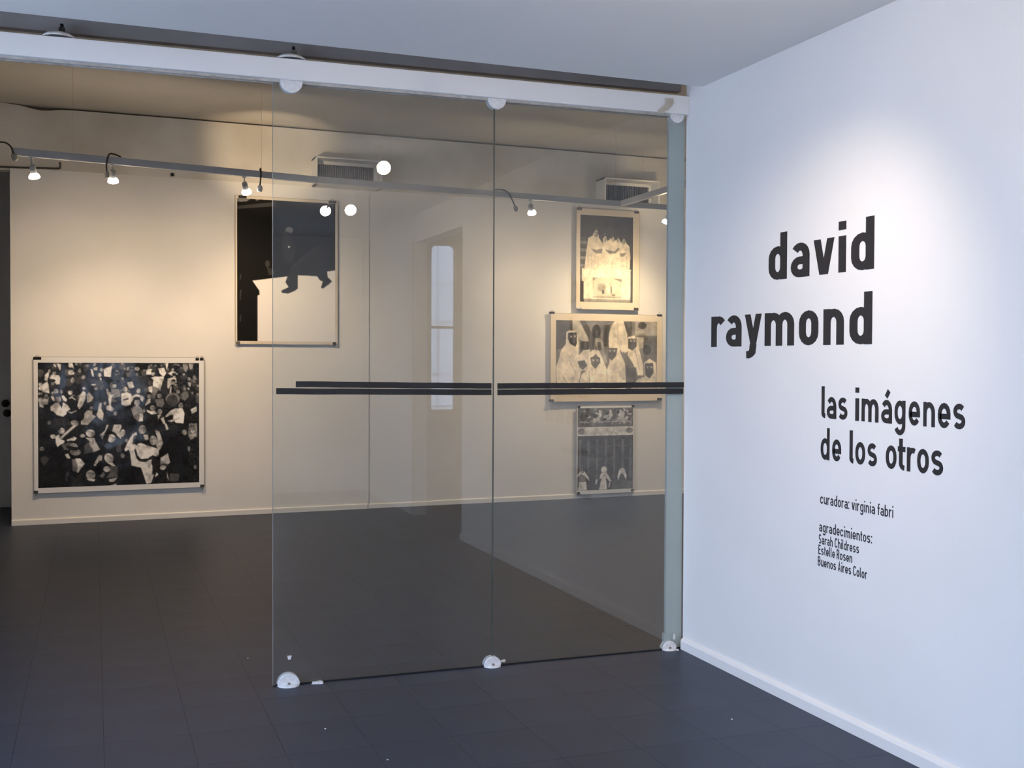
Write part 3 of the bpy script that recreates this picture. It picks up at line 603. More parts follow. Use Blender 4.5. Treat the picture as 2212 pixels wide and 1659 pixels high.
# --- crowd photograph (painted in four quarters, 3 units per grid pixel of the first zoom)
cv = Canvas(346, 262, 26); cv.noise(7, 1, 2)
def Q(n):
    ox, oy = {1: (65, 95), 2: (-2067, 95), 3: (65, -1564), 4: (-2067, -1564)}[n]; cv.frame(ox, oy, 11.85)
rng = random.Random(11)
Q(1)
for k in range(90):
    x, y = rng.uniform(60, 4150), rng.uniform(90, 1000); cv.ell(rng.uniform(35, 75), x, y+70, rng.uniform(50, 90), rng.uniform(60, 110)); cv.head(rng.uniform(90, 150), x, y, 32, 44); cv.ell(25, x, y-34, 36, 24)
T = {1: dict(
 P=[(190,[(530,110),(640,130),(620,300),(590,270)]),(180,[(440,110),(520,180),(500,220),(460,180)]),(200,[(240,400),(330,320),(340,400),(300,560),(230,530)]),(205,[(360,470),(420,400),(580,410),(620,480),(600,630),(520,640),(450,560)]),
  (190,[(90,700),(300,560),(330,640),(350,860),(200,830),(90,760)]),(150,[(90,1060),(210,980),(330,1000),(310,1130),(200,1220),(110,1180)]),
  (28,[(210,1130),(330,1130),(420,1480),(480,1659),(210,1659)]),(24,[(760,1380),(900,1360),(1100,1300),(1150,1480),(1000,1500),(860,1480),(760,1440)]),
  (205,[(370,1190),(500,1090),(580,1090),(650,1240),(680,1080),(800,1160),(860,1260),(770,1310),(760,1380),(680,1440),(530,1400),(440,1300),(380,1290)]),(195,[(640,920),(700,910),(780,1010),(760,1070),(690,1040)]),(190,[(380,930),(440,930),(500,1050),(430,1050)]),
  (160,[(770,1300),(880,1330),(1020,1280),(1010,1310),(880,1370)]),(26,[(790,950),(1000,920),(1050,1150),(980,1260),(850,1230),(780,1100)]),(150,[(820,980),(900,930),(1000,1020),(980,1040),(900,980),(830,1000)]),(195,[(810,310),(850,360),(960,330),(950,390),(820,400)]),(205,[(820,100),(920,100),(960,260),(880,240),(820,200)]),
  (50,[(980,410),(1250,560),(1240,680),(1000,620)]),(52,[(1270,480),(1700,560),(1650,700),(1400,680)]),(185,[(1060,290),(1140,290),(1100,350)]),(185,[(1430,230),(1540,200),(1530,290),(1450,290)]),(195,[(1360,250),(1420,270),(1450,450),(1400,440)]),
  (200,[(1690,250),(1900,180),(1870,460),(1700,440)]),(185,[(1580,480),(1640,480),(1630,570)]),(200,[(1370,640),(1500,630),(1480,670),(1380,665)]),(170,[(1100,900),(1180,800),(1240,850),(1230,1000),(1150,1180),(1080,1270),(1030,1180)]),(150,[(1260,900),(1330,830),(1440,980),(1370,1070),(1280,1110)]),
  (100,[(1870,760),(2080,760),(2120,950),(1900,1000)]),(80,[(1880,1000),(2040,1040),(2020,1100),(1900,1090)]),
  (175,[(1800,950),(1760,860),(1760,750),(1790,750),(1830,850),(1850,830),(1870,910),(1950,890),(1890,970),(1870,1180),(1950,1260),(1900,1330),(1760,1280),(1750,1190),(1820,1160)]),
  (170,[(1580,1110),(1640,1100),(1630,1260),(1690,1380),(1660,1560),(1560,1490),(1500,1420),(1540,1300)]),(160,[(1120,1560),(1200,1480),(1200,1380),(1280,1290),(1410,1300),(1400,1400),(1500,1440),(1380,1560),(1280,1659),(1120,1640)]),(45,[(480,1490),(800,1480),(900,1659),(480,1659)])],
 H=[(140,350,300,35,50),(150,470,350,50,60),(130,430,600,50,50),(165,130,620,45,70),(150,130,860,60,60),(150,130,1000,60,90),(110,270,900,50,50),(120,640,810,40,60),(140,570,990,75,90),(185,860,830,60,70),(170,880,310,60,65),(160,910,520,55,70),(165,1180,450,55,60),(140,1090,280,40,60),(120,1290,170,50,40),(130,1010,130,40,40),(150,1470,140,40,50),(165,1590,400,50,60),(170,1640,270,50,50),(175,1200,730,50,40),(150,1500,740,50,50),(160,1960,670,60,60),(150,1720,1110,40,50),(140,960,1590,110,80),(130,340,1580,50,50),(140,1380,1230,50,50),(160,1980,1370,50,60),(175,510,800,70,70)],
 D=[(470,290,60,35),(430,545,70,40),(130,565,50,35),(120,805,60,30),(120,930,60,35),(540,905,90,50),(860,770,70,30),(880,250,60,30),(1180,395,60,25),(1960,615,60,25)]),
2: dict(
 P=[(200,[(640,300),(700,240),(800,260),(770,400),(650,400)]),(195,[(950,240),(1100,220),(1160,360),(1110,450),(1040,420),(990,370)]),(40,[(380,480),(640,420),(740,520),(680,640),(560,700),(400,680)]),(205,[(730,490),(860,440),(960,450),(1090,440),(1100,500),(1030,720),(1000,820),(960,750),(810,690),(820,520)]),
  (105,[(580,770),(700,700),(820,690),(940,760),(920,900),(800,1000),(620,900)]),(205,[(700,710),(800,690),(790,850),(760,900),(720,840)]),(185,[(1210,370),(1300,310),(1380,320),(1480,390),(1300,430)]),(165,[(1200,500),(1300,480),(1420,480),(1430,600),(1300,650),(1210,780),(1180,720)]),(45,[(1100,520),(1180,560),(1200,900),(1040,860),(1030,740)]),
  (180,[(1260,730),(1300,690),(1290,860),(1240,910)]),(85,[(860,1030),(1080,1010),(1110,1150),(1050,1240),(920,1200)]),(30,[(560,1060),(660,1020),(860,1060),(900,1240),(760,1180),(600,1230)]),(170,[(670,1030),(750,1000),(750,1110),(600,1200)]),
  (185,[(250,950),(380,890),(560,940),(600,1000),(540,1100),(480,1030),(330,980),(250,1120)]),(195,[(0,880),(150,840),(260,900),(240,1160),(120,1200),(0,1150)]),(60,[(30,1030),(190,980),(180,1030),(60,1060)]),(195,[(150,600),(280,570),(310,640),(330,720),(200,760)]),
  (125,[(250,1260),(340,1190),(460,1190),(560,1300),(560,1580),(450,1600),(320,1490)]),(200,[(470,1380),(560,1420),(550,1580),(460,1580)]),(195,[(650,1290),(760,1330),(860,1320),(920,1400),(780,1420),(660,1350)]),(25,[(800,1420),(940,1400),(930,1560),(820,1560)]),(160,[(930,1430),(1030,1420),(950,1560)]),(175,[(1010,1520),(1090,1480),(1140,1659),(1080,1659)]),
  (85,[(1590,850),(1720,830),(1760,960),(1650,1080),(1580,1040)]),(150,[(1720,590),(1810,600),(1800,720),(1750,690)]),(110,[(1590,110),(1720,110),(1740,230),(1680,350),(1610,260)]),(130,[(1740,110),(1880,110),(1860,250),(1790,270)]),(120,[(1300,180),(1400,120),(1520,150),(1520,180),(1400,150)]),(170,[(340,220),(440,200),(480,260),(420,310),(350,280)]),(90,[(120,350),(250,330),(250,450),(140,460)]),(170,[(1800,1300),(1960,1220),(1970,1350),(1830,1420)]),(190,[(1140,100),(1220,100),(1200,200),(1170,280)])],
 H=[(140,720,200,40,45),(110,1040,160,40,50),(160,820,370,45,60),(85,740,590,60,85),(150,1330,270,40,50),(150,1370,440,40,40),(150,1350,600,50,60),(150,980,930,60,70),(165,710,930,60,70),(165,400,1090,80,100),(165,440,800,55,70),(180,110,760,60,75),(150,800,1240,75,75),(120,990,1340,70,80),(120,580,1310,45,50),(120,1640,760,40,50),(150,1760,500,45,50),(110,1900,470,50,70),(120,1470,830,60,60),(130,170,240,35,60),(120,400,390,45,50)],
 D=[(820,310,50,30),(1370,395,55,40),(1350,550,60,30),(980,860,65,35),(710,872,65,32),(400,1005,90,42),(740,520,60,35)]),
3: dict(
 P=[(26,[(120,0),(560,0),(480,220),(360,240),(340,480),(500,560),(720,660),(820,850),(1000,1200),(900,1600),(120,1620)]),(195,[(490,270),(580,220),(620,340),(720,380),(700,440),(600,480),(540,530),(500,440)]),(165,[(590,300),(930,0),(1030,0),(720,260),(640,340)]),(185,[(760,360),(870,320),(950,280),(1020,320),(960,390),(870,380),(780,390)]),
  (80,[(640,480),(840,420),(860,520),(800,620),(700,600)]),(165,[(1220,310),(1470,330),(1480,430),(1420,480),(1350,420)]),(70,[(1200,500),(1320,420),(1420,600),(1420,690),(1200,720)]),(150,[(1330,420),(1500,440),(1600,620),(1420,690),(1400,580),(1320,500)]),(165,[(720,720),(800,700),(860,820),(780,830)]),(22,[(1180,760),(1420,700),(1700,620),(1800,640),(1560,760),(1430,1000),(1250,1000)]),
  (185,[(980,830),(1100,830),(1220,970),(1140,1060),(1040,1190),(1010,1180),(1030,1000),(970,950)]),(110,[(900,850),(980,850),(1030,1010),(1010,1170),(910,1150)]),(180,[(1250,1340),(1470,1360),(1450,1420),(1300,1390)]),(20,[(1500,920),(1700,930),(1760,1000),(1640,1200),(1560,1280),(1490,1150)]),(145,[(1430,1000),(1560,760),(1650,770),(1640,890),(1560,920),(1500,1010)]),
  (185,[(1750,950),(1900,950),(1990,1060),(1900,1040)]),(75,[(1850,1040),(2040,1080),(2040,1330),(1750,1340),(1850,1180)]),(100,[(1560,1290),(1680,1180),(1720,1250),(1660,1340)]),(160,[(1810,1380),(2030,1340),(1940,1450),(1820,1440)]),(185,[(1760,1560),(1900,1520),(2000,1490),(2000,1580)]),
  (165,[(1580,260),(1720,140),(1760,0),(1820,0),(1700,240),(1690,410)]),(175,[(1950,0),(2133,0),(2133,380),(2020,270),(1890,160)]),(60,[(2000,600),(2133,400),(2133,700),(2000,700)]),(55,[(130,780),(240,740),(350,830),(200,1010),(130,860)]),(60,[(740,1180),(830,1160),(780,1390),(730,1370)]),(38,[(900,1290),(1100,1250),(1200,1560),(900,1590)])],
 H=[(165,640,120,90,90),(185,430,260,75,60),(175,1350,190,130,110),(165,1160,260,70,50),(165,950,500,110,70,.5),(115,990,660,150,95,.4),(160,1360,1230,130,130,.3),(175,1820,820,140,130,.4),(185,1760,1110,95,85),(175,1890,330,110,120,.4),(120,160,560,60,60),(195,1465,1000,40,30)],
 D=[(560,60,60,60),(1240,90,90,50,-.5),(900,570,150,45,.3),(1160,1160,80,130,.4),(1740,330,70,120,.4)]),
4: dict(
 P=[(20,[(960,200),(1700,150),(1740,500),(1700,1500),(1200,1490),(1240,1000),(1000,860)]),(22,[(0,850),(240,900),(480,1110),(600,1520),(0,1540)]),(150,[(870,150),(980,200),(1080,500),(980,680),(880,560),(900,300)]),(160,[(560,270),(700,270),(700,400),(640,430),(600,400)]),(185,[(70,650),(170,420),(280,250),(380,200),(400,250),(300,480),(400,540),(400,700),(210,690),(180,640),(110,690)]),
  (180,[(410,500),(500,480),(700,560),(960,640),(960,780),(920,850),(800,800),(700,880),(500,890),(400,780),(390,600)]),(170,[(210,660),(350,660),(400,860),(520,940),(700,920),(800,900),(790,1280),(840,1300),(760,1510),(640,1530),(500,1110),(260,1050)]),
  (150,[(1000,880),(1200,760),(1260,1000),(1160,1070),(1000,1060)]),(160,[(1110,0),(1170,0),(1220,140),(1160,170)]),(100,[(1760,0),(1980,0),(1980,330),(1800,440),(1730,300)]),(110,[(1720,600),(1790,600),(1770,740),(1730,700)]),(165,[(1170,1220),(1230,1480),(1180,1380)]),(60,[(1250,1280),(1500,1300),(1480,1480),(1240,1490)]),(175,[(860,1340),(910,1240),(950,1300),(880,1360)])],
 H=[(145,540,120,110,130),(150,820,400,100,140),(175,1080,1110,95,70),(130,1640,220,70,80),(100,1920,1130,50,60),(110,30,780,60,70),(140,130,400,40,50),(165,30,200,70,110)],
 D=[(880,980,110,150)])}
for q, t in T.items():
    Q(q)
    for g, p in t['P']: cv.poly(g, p)
    for h in t['H']: cv.head(*h)
    for d in t['D']: cv.ell(32, *d)
Q(2); cv.ell(105, 1330, 1020, 185, 160); cv.ell(52, 1320, 1070, 152, 150)
cv.head(120, 1540, 1190, 70, 90); cv.poly(200, [(1130,1470),(1260,1330),(1400,1270),(1590,1270),(1640,1400),(1610,1659),(1410,1640),(1340,1560),(1340,1430),(1200,1500)]); cv.poly(150, [(1180,1590),(1500,1500),(1540,1530),(1300,1620)]); cv.poly(28, [(1180,1480),(1330,1420),(1330,1540),(1200,1570)])
Q(4)
for g, pts, w in ((32,[(450,30),(400,130),(450,280),(330,320),(300,500)],36),(32,[(620,60),(700,300),(720,400),(620,440),(480,300)],32),(34,[(350,640),(400,850),(470,930),(640,950),(760,840),(900,870)],45),(34,[(620,480),(760,560),(900,560)],24),(120,[(520,760),(480,860)],14)): cv.line(g, pts, w)
for k in range(120): cv.ell(rng.choice((60, 165, 190)), rng.uniform(1760, 1970), rng.uniform(0, 400), 10, 10)
cv.folds(0.15, 8, 12); cv.noise(6, 2); cv.blur(1)
picture('crowd_photograph', 'wide black and white photograph of a dense crowd reaching upwards', -3.127, -1.760, 0.262, 1.392, -3.096, -1.800, 0.306, 1.346, cv, (1, 0.97, 0.92), PAPER, GLOSSY, 0.022,
        [(-3.10, 1.392, 0.062, True), (-1.815, 1.390, 0.030, True), (-1.778, 1.390, 0.030, True), (-3.115, 0.262, 0.034, False), (-1.775, 0.262, 0.034, False)])

# --- tall photograph of seated legs on a ledge
cv = Canvas(214, 306, 17).frame(134, 178, 4.253); cv.noise(2, 3)
cv.poly(60, [(135,250),(480,195),(480,235),(135,278)]); cv.poly(110, [(135,180),(260,180),(220,205),(135,212)])
cv.poly(30, [(490,200),(1028,200),(1028,420),(490,380)], .5)
cv.poly(196, [(272,925),(1028,808),(1056,804),(1056,1490),(1028,1490),(320,1480),(320,1060),(338,1050),(335,1015)])
cv.poly(30, [(640,770),(720,700),(880,560),(1000,600),(960,820),(850,850),(800,842),(700,862),(600,875)])
cv.poly(34, [(600,860),(690,850),(690,985),(660,1008),(600,1035),(545,1030),(535,1010),(605,975),(575,930)])
cv.poly(30, [(700,862),(800,842),(850,815),(965,818),(970,870),(1012,910),(985,935),(925,980),(908,970),(925,910),(900,905),(870,865)])
cv.poly(46, [(560,430),(640,500),(680,640),(620,760),(560,700),(540,560)], .6); cv.ell(95, 610, 448, 36, 30); cv.ell(55, 600, 470, 18, 10); cv.poly(200, [(596,592),(622,600),(604,616)])
cv.ell(52, 410, 765, 22, 32); cv.poly(44, [(400,790),(470,820),(470,870),(420,870)]); cv.ell(58, 460, 845, 14, 22)
for x, y in ((165,204),(185,200),(215,198),(310,186),(325,182),(380,178),(410,172),(430,170)): cv.ell(130, x, y, 8, 6)
for y0, y1 in ((870, 920), (1010, 1100), (1240, 1300)): cv.line(52, [(168, y0), (162, y1)], 10)
cv.line(60, [(640,800),(760,680),(870,610)], 12, .6)
cv.blur(1)
picture('ledge_photograph', 'tall dark photograph of a seated figure with legs over a pale ledge', -1.486, -0.572, 1.517, 2.822, -1.472, -0.594, 1.543, 2.798, cv, (1, 0.96, 0.90), PAPERT, SATIN, 0.022,
        [(-1.425, 2.822, 0.07, True), (-0.62, 2.822, 0.07, True), (-1.465, 1.517, 0.034, False), (-0.60, 1.517, 0.034, False)])

# --- sepia photograph of a robed choir
cv = Canvas(150, 222, 72).frame(553, 203, 4.72); cv.noise(3, 5)
for k, y in enumerate(range(470, 840, 46)): cv.rect(130 if k % 2 else 85, 555, y, 640, y+40)
cv.poly(214, [(610,850),(640,600),(660,480),(720,450),(735,380),(760,350),(790,385),(800,470),(850,540),(860,460),(880,410),(905,450),(915,510),(980,450),(1010,500),(1060,470),(1100,520),(1125,460),(1160,480),(1165,520),(1210,560),(1225,700),(1215,850)])
for h in ((165,762,415,33,55),(172,880,480,28,46),(180,990,480,24,40),(178,1062,490,22,36),(168,1132,500,27,44)): cv.head(*h); cv.ell(80, h[1], h[2]-h[4]*0.95, h[3]*1.05, h[4]*0.35)
for p in ([(690,605),(760,620),(850,600),(840,660),(760,665)],[(880,610),(1010,630),(1060,580),(1080,600),(1020,655),(940,660)],[(1080,650),(1180,640),(1130,690),(1090,690)]): cv.poly(105, p, .8)
for x in (655, 700, 790, 975, 1110, 1170): cv.line(165, [(x, 690), (x+8, 840)], 9, .6)
cv.rect(230, 575, 845, 1235, 1215); cv.line(190, [(575, 848), (1235, 862)], 10, .6)
cv.rect(200, 722, 952, 1108, 1195); cv.poly(150, [(722,952),(800,955),(722,995)]); cv.poly(135, [(1000,960),(1108,965),(1108,1000)])
for g, x, y, rx, ry in ((165,840,1070,55,50),(95,860,1125,18,26),(220,925,1070,26,70),(215,1040,1080,58,50),(120,968,1100,10,50),(130,1000,1160,26,14)): cv.ell(g, x, y, rx, ry)
cv.rect(150, 722, 1178, 1108, 1198, .8); cv.rect(170, 610, 1205, 1235, 1245, .7)
cv.rect(55, 1220, 720, 1252, 830); cv.rect(70, 553, 1000, 602, 1385); cv.rect(95, 553, 850, 580, 1000); cv.rect(80, 1228, 860, 1252, 1385)
cv.rect(72, 553, 1245, 1252, 1385); cv.rect(130, 660, 1310, 1180, 1342); 
for x in range(680, 1200, 60): cv.rect(55, x, 1262, x+34, 1300)
cv.blur(1)
cv.folds(0.05, 3, 12)
picture('choir_photograph', 'sepia photograph of a white robed choir behind a table, topmost of its column', 1.840, 2.550, 1.895, 2.895, 1.881, 2.475, 1.968, 2.831, cv, (1.0, 0.86, 0.62), PAPERY, SATIN, 0.030,
        [(1.872, 2.897, 0.052, True), (2.515, 2.897, 0.052, True), (1.872, 1.897, 0.052, False), (2.515, 1.897, 0.052, False)])

# --- sepia photograph of veiled and masked figures
cv = Canvas(284, 178, 118).frame(248, 283, 5.0); cv.noise(3, 6)
cv.rect(84, 248, 283, 470, 640); cv.poly(166, [(470,283),(580,283),(700,500),(690,560),(560,520),(480,430)]); cv.poly(84, [(570,290),(650,290),(780,500),(770,640),(720,640),(690,500)]); cv.rect(118, 680, 283, 1000, 350); cv.ell(72, 800, 420, 62, 90); cv.poly(76, [(900,340),(990,330),(960,600),(890,600)])
cv.rect(150, 1350, 283, 1668, 460); cv.rect(92, 1190, 283, 1300, 480); cv.ell(82, 1452, 335, 62, 46); cv.rect(172, 1370, 480, 1480, 620); cv.rect(105, 1470, 470, 1668, 800); cv.ell(68, 1520, 640, 60, 60); cv.rect(165, 1350, 400, 1500, 440)
cv.poly(150, [(790,500),(880,500),(960,800),(880,860),(820,700)]); cv.poly(88, [(810,545),(860,545),(880,640),(830,660)])
cv.poly(206, [(1060,283),(1180,283),(1240,450),(1230,600),(1170,680),(1100,600),(980,580),(975,470),(1010,350)]); cv.line(165, [(1090,300),(1110,560)], 14, .5)
cv.poly(205, [(390,430),(440,405),(530,430),(560,560),(560,700),(600,880),(540,1180),(262,1180),(256,860),(320,650),(380,580)])
cv.poly(72, [(410,440),(530,430),(535,560),(515,610),(440,570),(410,510)])
cv.rect(80, 580, 540, 705, 680); cv.poly(196, [(620,650),(720,640),(700,900),(560,900),(560,720)]); cv.poly(96, [(545,790),(640,770),(680,840),(620,895),(570,860)])
cv.poly(208, [(1250,480),(1340,460),(1390,560),(1470,850),(1470,960),(1390,960),(1330,830),(1240,700),(1180,660)]); cv.poly(92, [(1250,500),(1370,500),(1370,600),(1310,650),(1250,620)]); cv.poly(120, [(1160,700),(1250,660),(1240,860),(1200,800)])
cv.poly(220, [(700,690),(760,640),(840,650),(880,740),(960,900),(965,1180),(540,1180),(600,950),(690,880)]); cv.poly(100, [(720,740),(765,725),(800,690),(825,730),(855,740),(860,800),(795,880),(735,830)])
cv.poly(216, [(980,560),(1110,560),(1140,680),(1210,820),(1225,1180),(965,1180),(950,900),(990,790)]); cv.poly(94, [(970,620),(1100,620),(1080,720),(1020,780),(965,730)])
cv.poly(98, [(1225,870),(1370,860),(1370,1050),(1290,1120),(1225,1110)]); cv.poly(190, [(1290,1130),(1400,1000),(1440,1000),(1420,1180),(1290,1180)])
cv.poly(202, [(1480,800),(1560,750),(1650,800),(1665,1000),(1660,1180),(1400,1180),(1440,990),(1490,980)]); cv.poly(88, [(1490,810),(1610,805),(1620,930),(1560,1000),(1500,960)])
for x, y in ((455,485),(505,480),(760,775),(820,775),(995,655),(1055,655),(1290,530),(1340,530),(1530,860),(1585,858)): cv.line(195, [(x-16, y-8), (x+16, y-6)], 7); cv.ell(180, x, y+6, 12, 7)
for p in ([(430,770),(520,930)],[(350,980),(420,1080)],[(700,900),(720,1140)],[(950,900),(960,1140)],[(1350,640),(1420,900)]): cv.line(150, p, 12, .7)
cv.blur(1)
cv.folds(0.08, 4, 18)
picture('robed_figures_photograph', 'wide sepia photograph of white robed figures in dark masks behind black tape', 1.568, 2.826, 0.973, 1.847, 1.625, 2.766, 1.062, 1.780, cv, (1.0, 0.88, 0.68), PAPERY, SATIN, 0.022,
        [(1.580, 1.862, 0.055, True), (2.795, 1.858, 0.055, True), (1.578, 0.975, 0.050, False), (2.80, 0.978, 0.055, False)])

# --- black and white photograph of praying figures under a relief
cv = Canvas(148, 228, 70).frame(525, 250, 5.0); cv.noise(3, 7); rng = random.Random(5)
cv.rect(92, 525, 250, 1268, 512)
for k in range(70): cv.ell(rng.choice((120, 140, 165, 60, 70)), rng.uniform(550, 1240), rng.uniform(270, 480), rng.uniform(10, 26), rng.uniform(12, 34), rng.uniform(0, 3))
for x in (815, 960, 1090): cv.ell(185, x, 300, 15, 22); cv.ell(175, x, 350, 26, 34); cv.ell(150, x-20, 400, 30, 22)
for x in range(580, 1240, 45): cv.ell(150, x, 445+rng.uniform(-10, 12), 26, 9, rng.uniform(-.4, .4))
cv.rect(170, 525, 515, 1268, 632); cv.rect(190, 525, 515, 1268, 528); cv.rect(190, 540, 620, 1268, 634); cv.ell(108, 575, 575, 46, 46); cv.ell(115, 1215, 570, 46, 40)
for x in (560, 670, 785, 900, 1010, 1125, 1230): cv.rect(100, x-14, 690, x+16, 1240, .8)
for y in (770, 950): cv.rect(88, 540, y, 1250, y+26, .6)
cv.poly(80, [(525,1200),(700,1180),(690,1380),(525,1380)]); cv.poly(95, [(990,1260),(1250,1280),(1250,1380),(980,1380)])
cv.poly(188, [(590,1080),(620,1120),(680,1220),(682,1262),(620,1180),(565,1160),(512,1215),(560,1120)]); cv.head(165, 592, 1130, 20, 30); cv.poly(110, [(560,1180),(620,1180),(640,1262),(550,1262)]); cv.poly(182, [(550,1268),(640,1268),(652,1385),(535,1385)])
cv.ell(198, 875, 1112, 38, 50); cv.poly(192, [(845,1150),(910,1150),(980,1270),(952,1285),(905,1215),(880,1175),(850,1215),(815,1245),(825,1180)]); cv.poly(186, [(850,1195),(900,1195),(918,1385),(812,1385)]); cv.line(185, [(780,1240),(770,1310)], 22); cv.line(185, [(955,1290),(940,1360)], 16)
cv.poly(194, [(1115,1065),(1150,1110),(1180,1200),(1170,1272),(1140,1190),(1112,1165),(1090,1190),(1065,1272),(1055,1210),(1080,1120)]); cv.head(180, 1116, 1108, 20, 28); cv.poly(85, [(1090,1195),(1140,1195),(1160,1380),(1080,1380)])
cv.blur(1)
cv.folds(0.08, 5, 10)
picture('praying_figures_photograph', 'small photograph of veiled praying figures below a carved relief, lowest of its column', 1.858, 2.502, 0.042, 0.924, 1.868, 2.494, 0.080, 0.905, cv, (1, 0.97, 0.92), PAPER, SATIN, 0.022,
        [(1.880, 0.926, 0.030, True), (2.492, 0.928, 0.030, True), (1.880, 0.046, 0.032, False), (2.490, 0.052, 0.032, False)])

# ------------------------------------------------------------------ wall lettering: monoline condensed grotesque
def arc(cx, cy, rx, ry, a0, a1, n=8): return [(cx+rx*math.cos(math.radians(a0+(a1-a0)*k/n)), cy+ry*math.sin(math.radians(a0+(a1-a0)*k/n))) for k in range(n+1)]
def glyph(c, s, w, X, A, Dn):
    """strokes of a letter: list of (points, closed); s stroke, w bowl width, X x-height, A ascender, Dn descender"""
    h = s/2; l, r, m = h, w-h, w/2; t, b = X-h, h; rx = (w-s)/2; ry = min(rx*1.25, (X-s)/2)
    O = arc(m, t-ry, rx, ry, 0, 180) + arc(m, b+ry, rx, ry, 180, 360)
    arch = lambda x0, x1, foot=0.0: [(x0, t-ry*0.9)] + arc((x0+x1)/2, t-ry, (x1-x0)/2, ry, 170, 0)[1:] + [(x1, foot)]
    if c == 'o': return [(O, True)], w
    if c == 'd': return [(O, True), ([(r, 0), (r, A)], False)], w
    if c == 'b': return [(O, True), ([(l, 0), (l, A)], False)], w
    if c == 'g': return [(O, True), ([(r, X)] + [(r, -Dn+h+ry*0.8)] + arc(m, -Dn+h+ry*0.8, rx, ry*0.8, 0, -160), False)], w
    if c in 'aá':
        bh = X*0.60; ryb = min(rx, (bh-s)/2)
        bowl = [(r, bh-h)] + arc(l+rx*0.9, bh-h-ryb, rx*0.9, ryb, 90, 270) + [(r-rx*0.5, b), (r, b+ryb*0.55)]
        top = [(r, 0), (r, t-ry)] + arc(m, t-ry, rx, ry, 0, 145)[1:]
        st = [(bowl, False), (top, False)]
        if c == 'á': st.append(([(m-s*0.15, X+s*0.55), (m+s*0.75, X+s*1.75)], False))
        return st, w
    if c == 'e': return [([(l, X*0.46), (r, X*0.46), (r, t-ry)] + arc(m, t-ry, rx, ry, 0, 180)[1:] + arc(m, b+ry, rx, ry, 180, 325), False)], w
    if c == 'c': return [(arc(m, t-ry, rx, ry, 25, 180) + arc(m, b+ry, rx, ry, 180, 335), False)], w
    if c == 's':
        q = (X-s)/4
        return [(arc(m, t-q, rx*0.92, q, 35, 90, 4) + arc(m, t-q, rx*0.95, q, 90, 235, 8) + [(m, X/2)] + arc(m, b+q, rx*0.95, q, 55, -90, 8) + arc(m, b+q, rx, q, -90, -150, 4), False)], w
    if c == 'n': return [([(l, 0), (l, X)], False), (arch(l, r), False)], w
    if c == 'h': return [([(l, 0), (l, A)], False), (arch(l, r), False)], w
    if c == 'u': return [([(r, 0), (r, X)], False), ([(l, X)] + [(l, b+ry)] + arc(m, b+ry, rx, ry, 180, 350)[1:], False)], w
    if c == 'm':
        g = (w-s)*(1.0 if s/w > 0.33 else 0.86); return [([(l, 0), (l, X)], False), (arch(l, l+g), False), (arch(l+g, l+2*g), False)], 2*g+s
    if c == 'r':
        w2 = w*(0.84 if s/w > 0.33 else 0.70); return [([(l, 0), (l, X)], False), ([(l, t-ry*1.1)] + arc(l+rx*0.95, t-ry, rx*0.95, ry, 165, 62, 5) + ([(l+rx*1.75, t-ry*0.42)] if s/w > 0.33 else []), False)], w2
    if c == 'i': return [([(h, 0), (h, X)], False), ([(h, A-s*1.05), (h, A)], False)], s
    if c == 'l': return [([(h, A), (h, b+s*0.55)] + arc(h+s*0.75, b+s*0.55, s*0.75, s*0.55, 180, 270, 5)[1:], False)], s*1.45
    if c == 't': return [([(h+s*0.35, A*0.9), (h+s*0.35, b+s*0.8)] + arc(h+s*1.35, b+s*0.8, s, s*0.8, 180, 270, 5)[1:], False), ([(0, t), (s*2.1, t)], False)], s*2.1
    if c == 'f': return [([(h+s*0.5, 0), (h+s*0.5, A-h-s*0.8)] + arc(h+s*1.5, A-h-s*0.8, s, s*0.8, 180, 90, 5)[1:] + [(s*2.4, A-h)], False), ([(0, t), (s*2.3, t)], False)], s*2.4
    if c == 'v': return [([(h*1.06, X), (m-s*0.10, 0)], 'flat'), ([(w-h*1.06, X), (m+s*0.10, 0)], 'flat')], w
    if c == 'y': return [([(h*1.06, X), (m+s*0.05, X*0.06)], 'flat'), ([(w-h*1.06, X), (m-s*0.02, 0)], 'flat'), ([(m+s*0.04, X*0.06), (m-s*0.08, -Dn*0.45), (m-s*0.3, -Dn+h*1.35), (m-s*0.6, -Dn+h*1.02), (m-s*1.0, -Dn+h)], False)], w
    if c == ':': return [([(h, 0), (h, s*1.1)], False), ([(h, X-s*1.1), (h, X)], False)], s
    C = A; tc = C-h; ryc = rx*1.15; wc = w
    if c == 'S':
        q = (C-s)/4; return [(arc(m, tc-q, rx, q, 30, 235, 10) + [(m, C/2)] + arc(m, b+q, rx, q, 55, -150, 10), False)], w
    if c == 'C': return [(arc(m, tc-ryc, rx, ryc, 15, 180) + arc(m, b+ryc, rx, ryc, 180, 345), False)], w
    if c == 'E': return [([(w*0.9, tc), (l, tc), (l, b), (w*0.9, b)], False), ([(l, C*0.52), (w*0.8, C*0.52)], False)], w*0.92
    if c == 'R': return [([(l, 0), (l, tc), (m, tc)] + arc(m, tc-C*0.22, rx, C*0.22, 90, -90)[1:] + [(l, tc-C*0.44)], False), ([(m, tc-C*0.44), (r, 0)], False)], w
    if c == 'B':
        return [([(l, b), (l, tc), (m, tc)] + arc(m, tc-C*0.21, rx*0.9, C*0.21, 90, -90)[1:] + [(l, tc-C*0.42)], False), ([(m, tc-C*0.42)] + arc(m, b+(tc-b-C*0.42)/2, rx, (tc-b-C*0.42)/2, 90, -90)[1:] + [(l, b)], False)], w
    if c == 'A': return [([(h, 0), (m, C-h), (w-h, 0)], False), ([(w*0.25, C*0.27), (w*0.75, C*0.27)], False)], w*1.06
    raise KeyError(c)
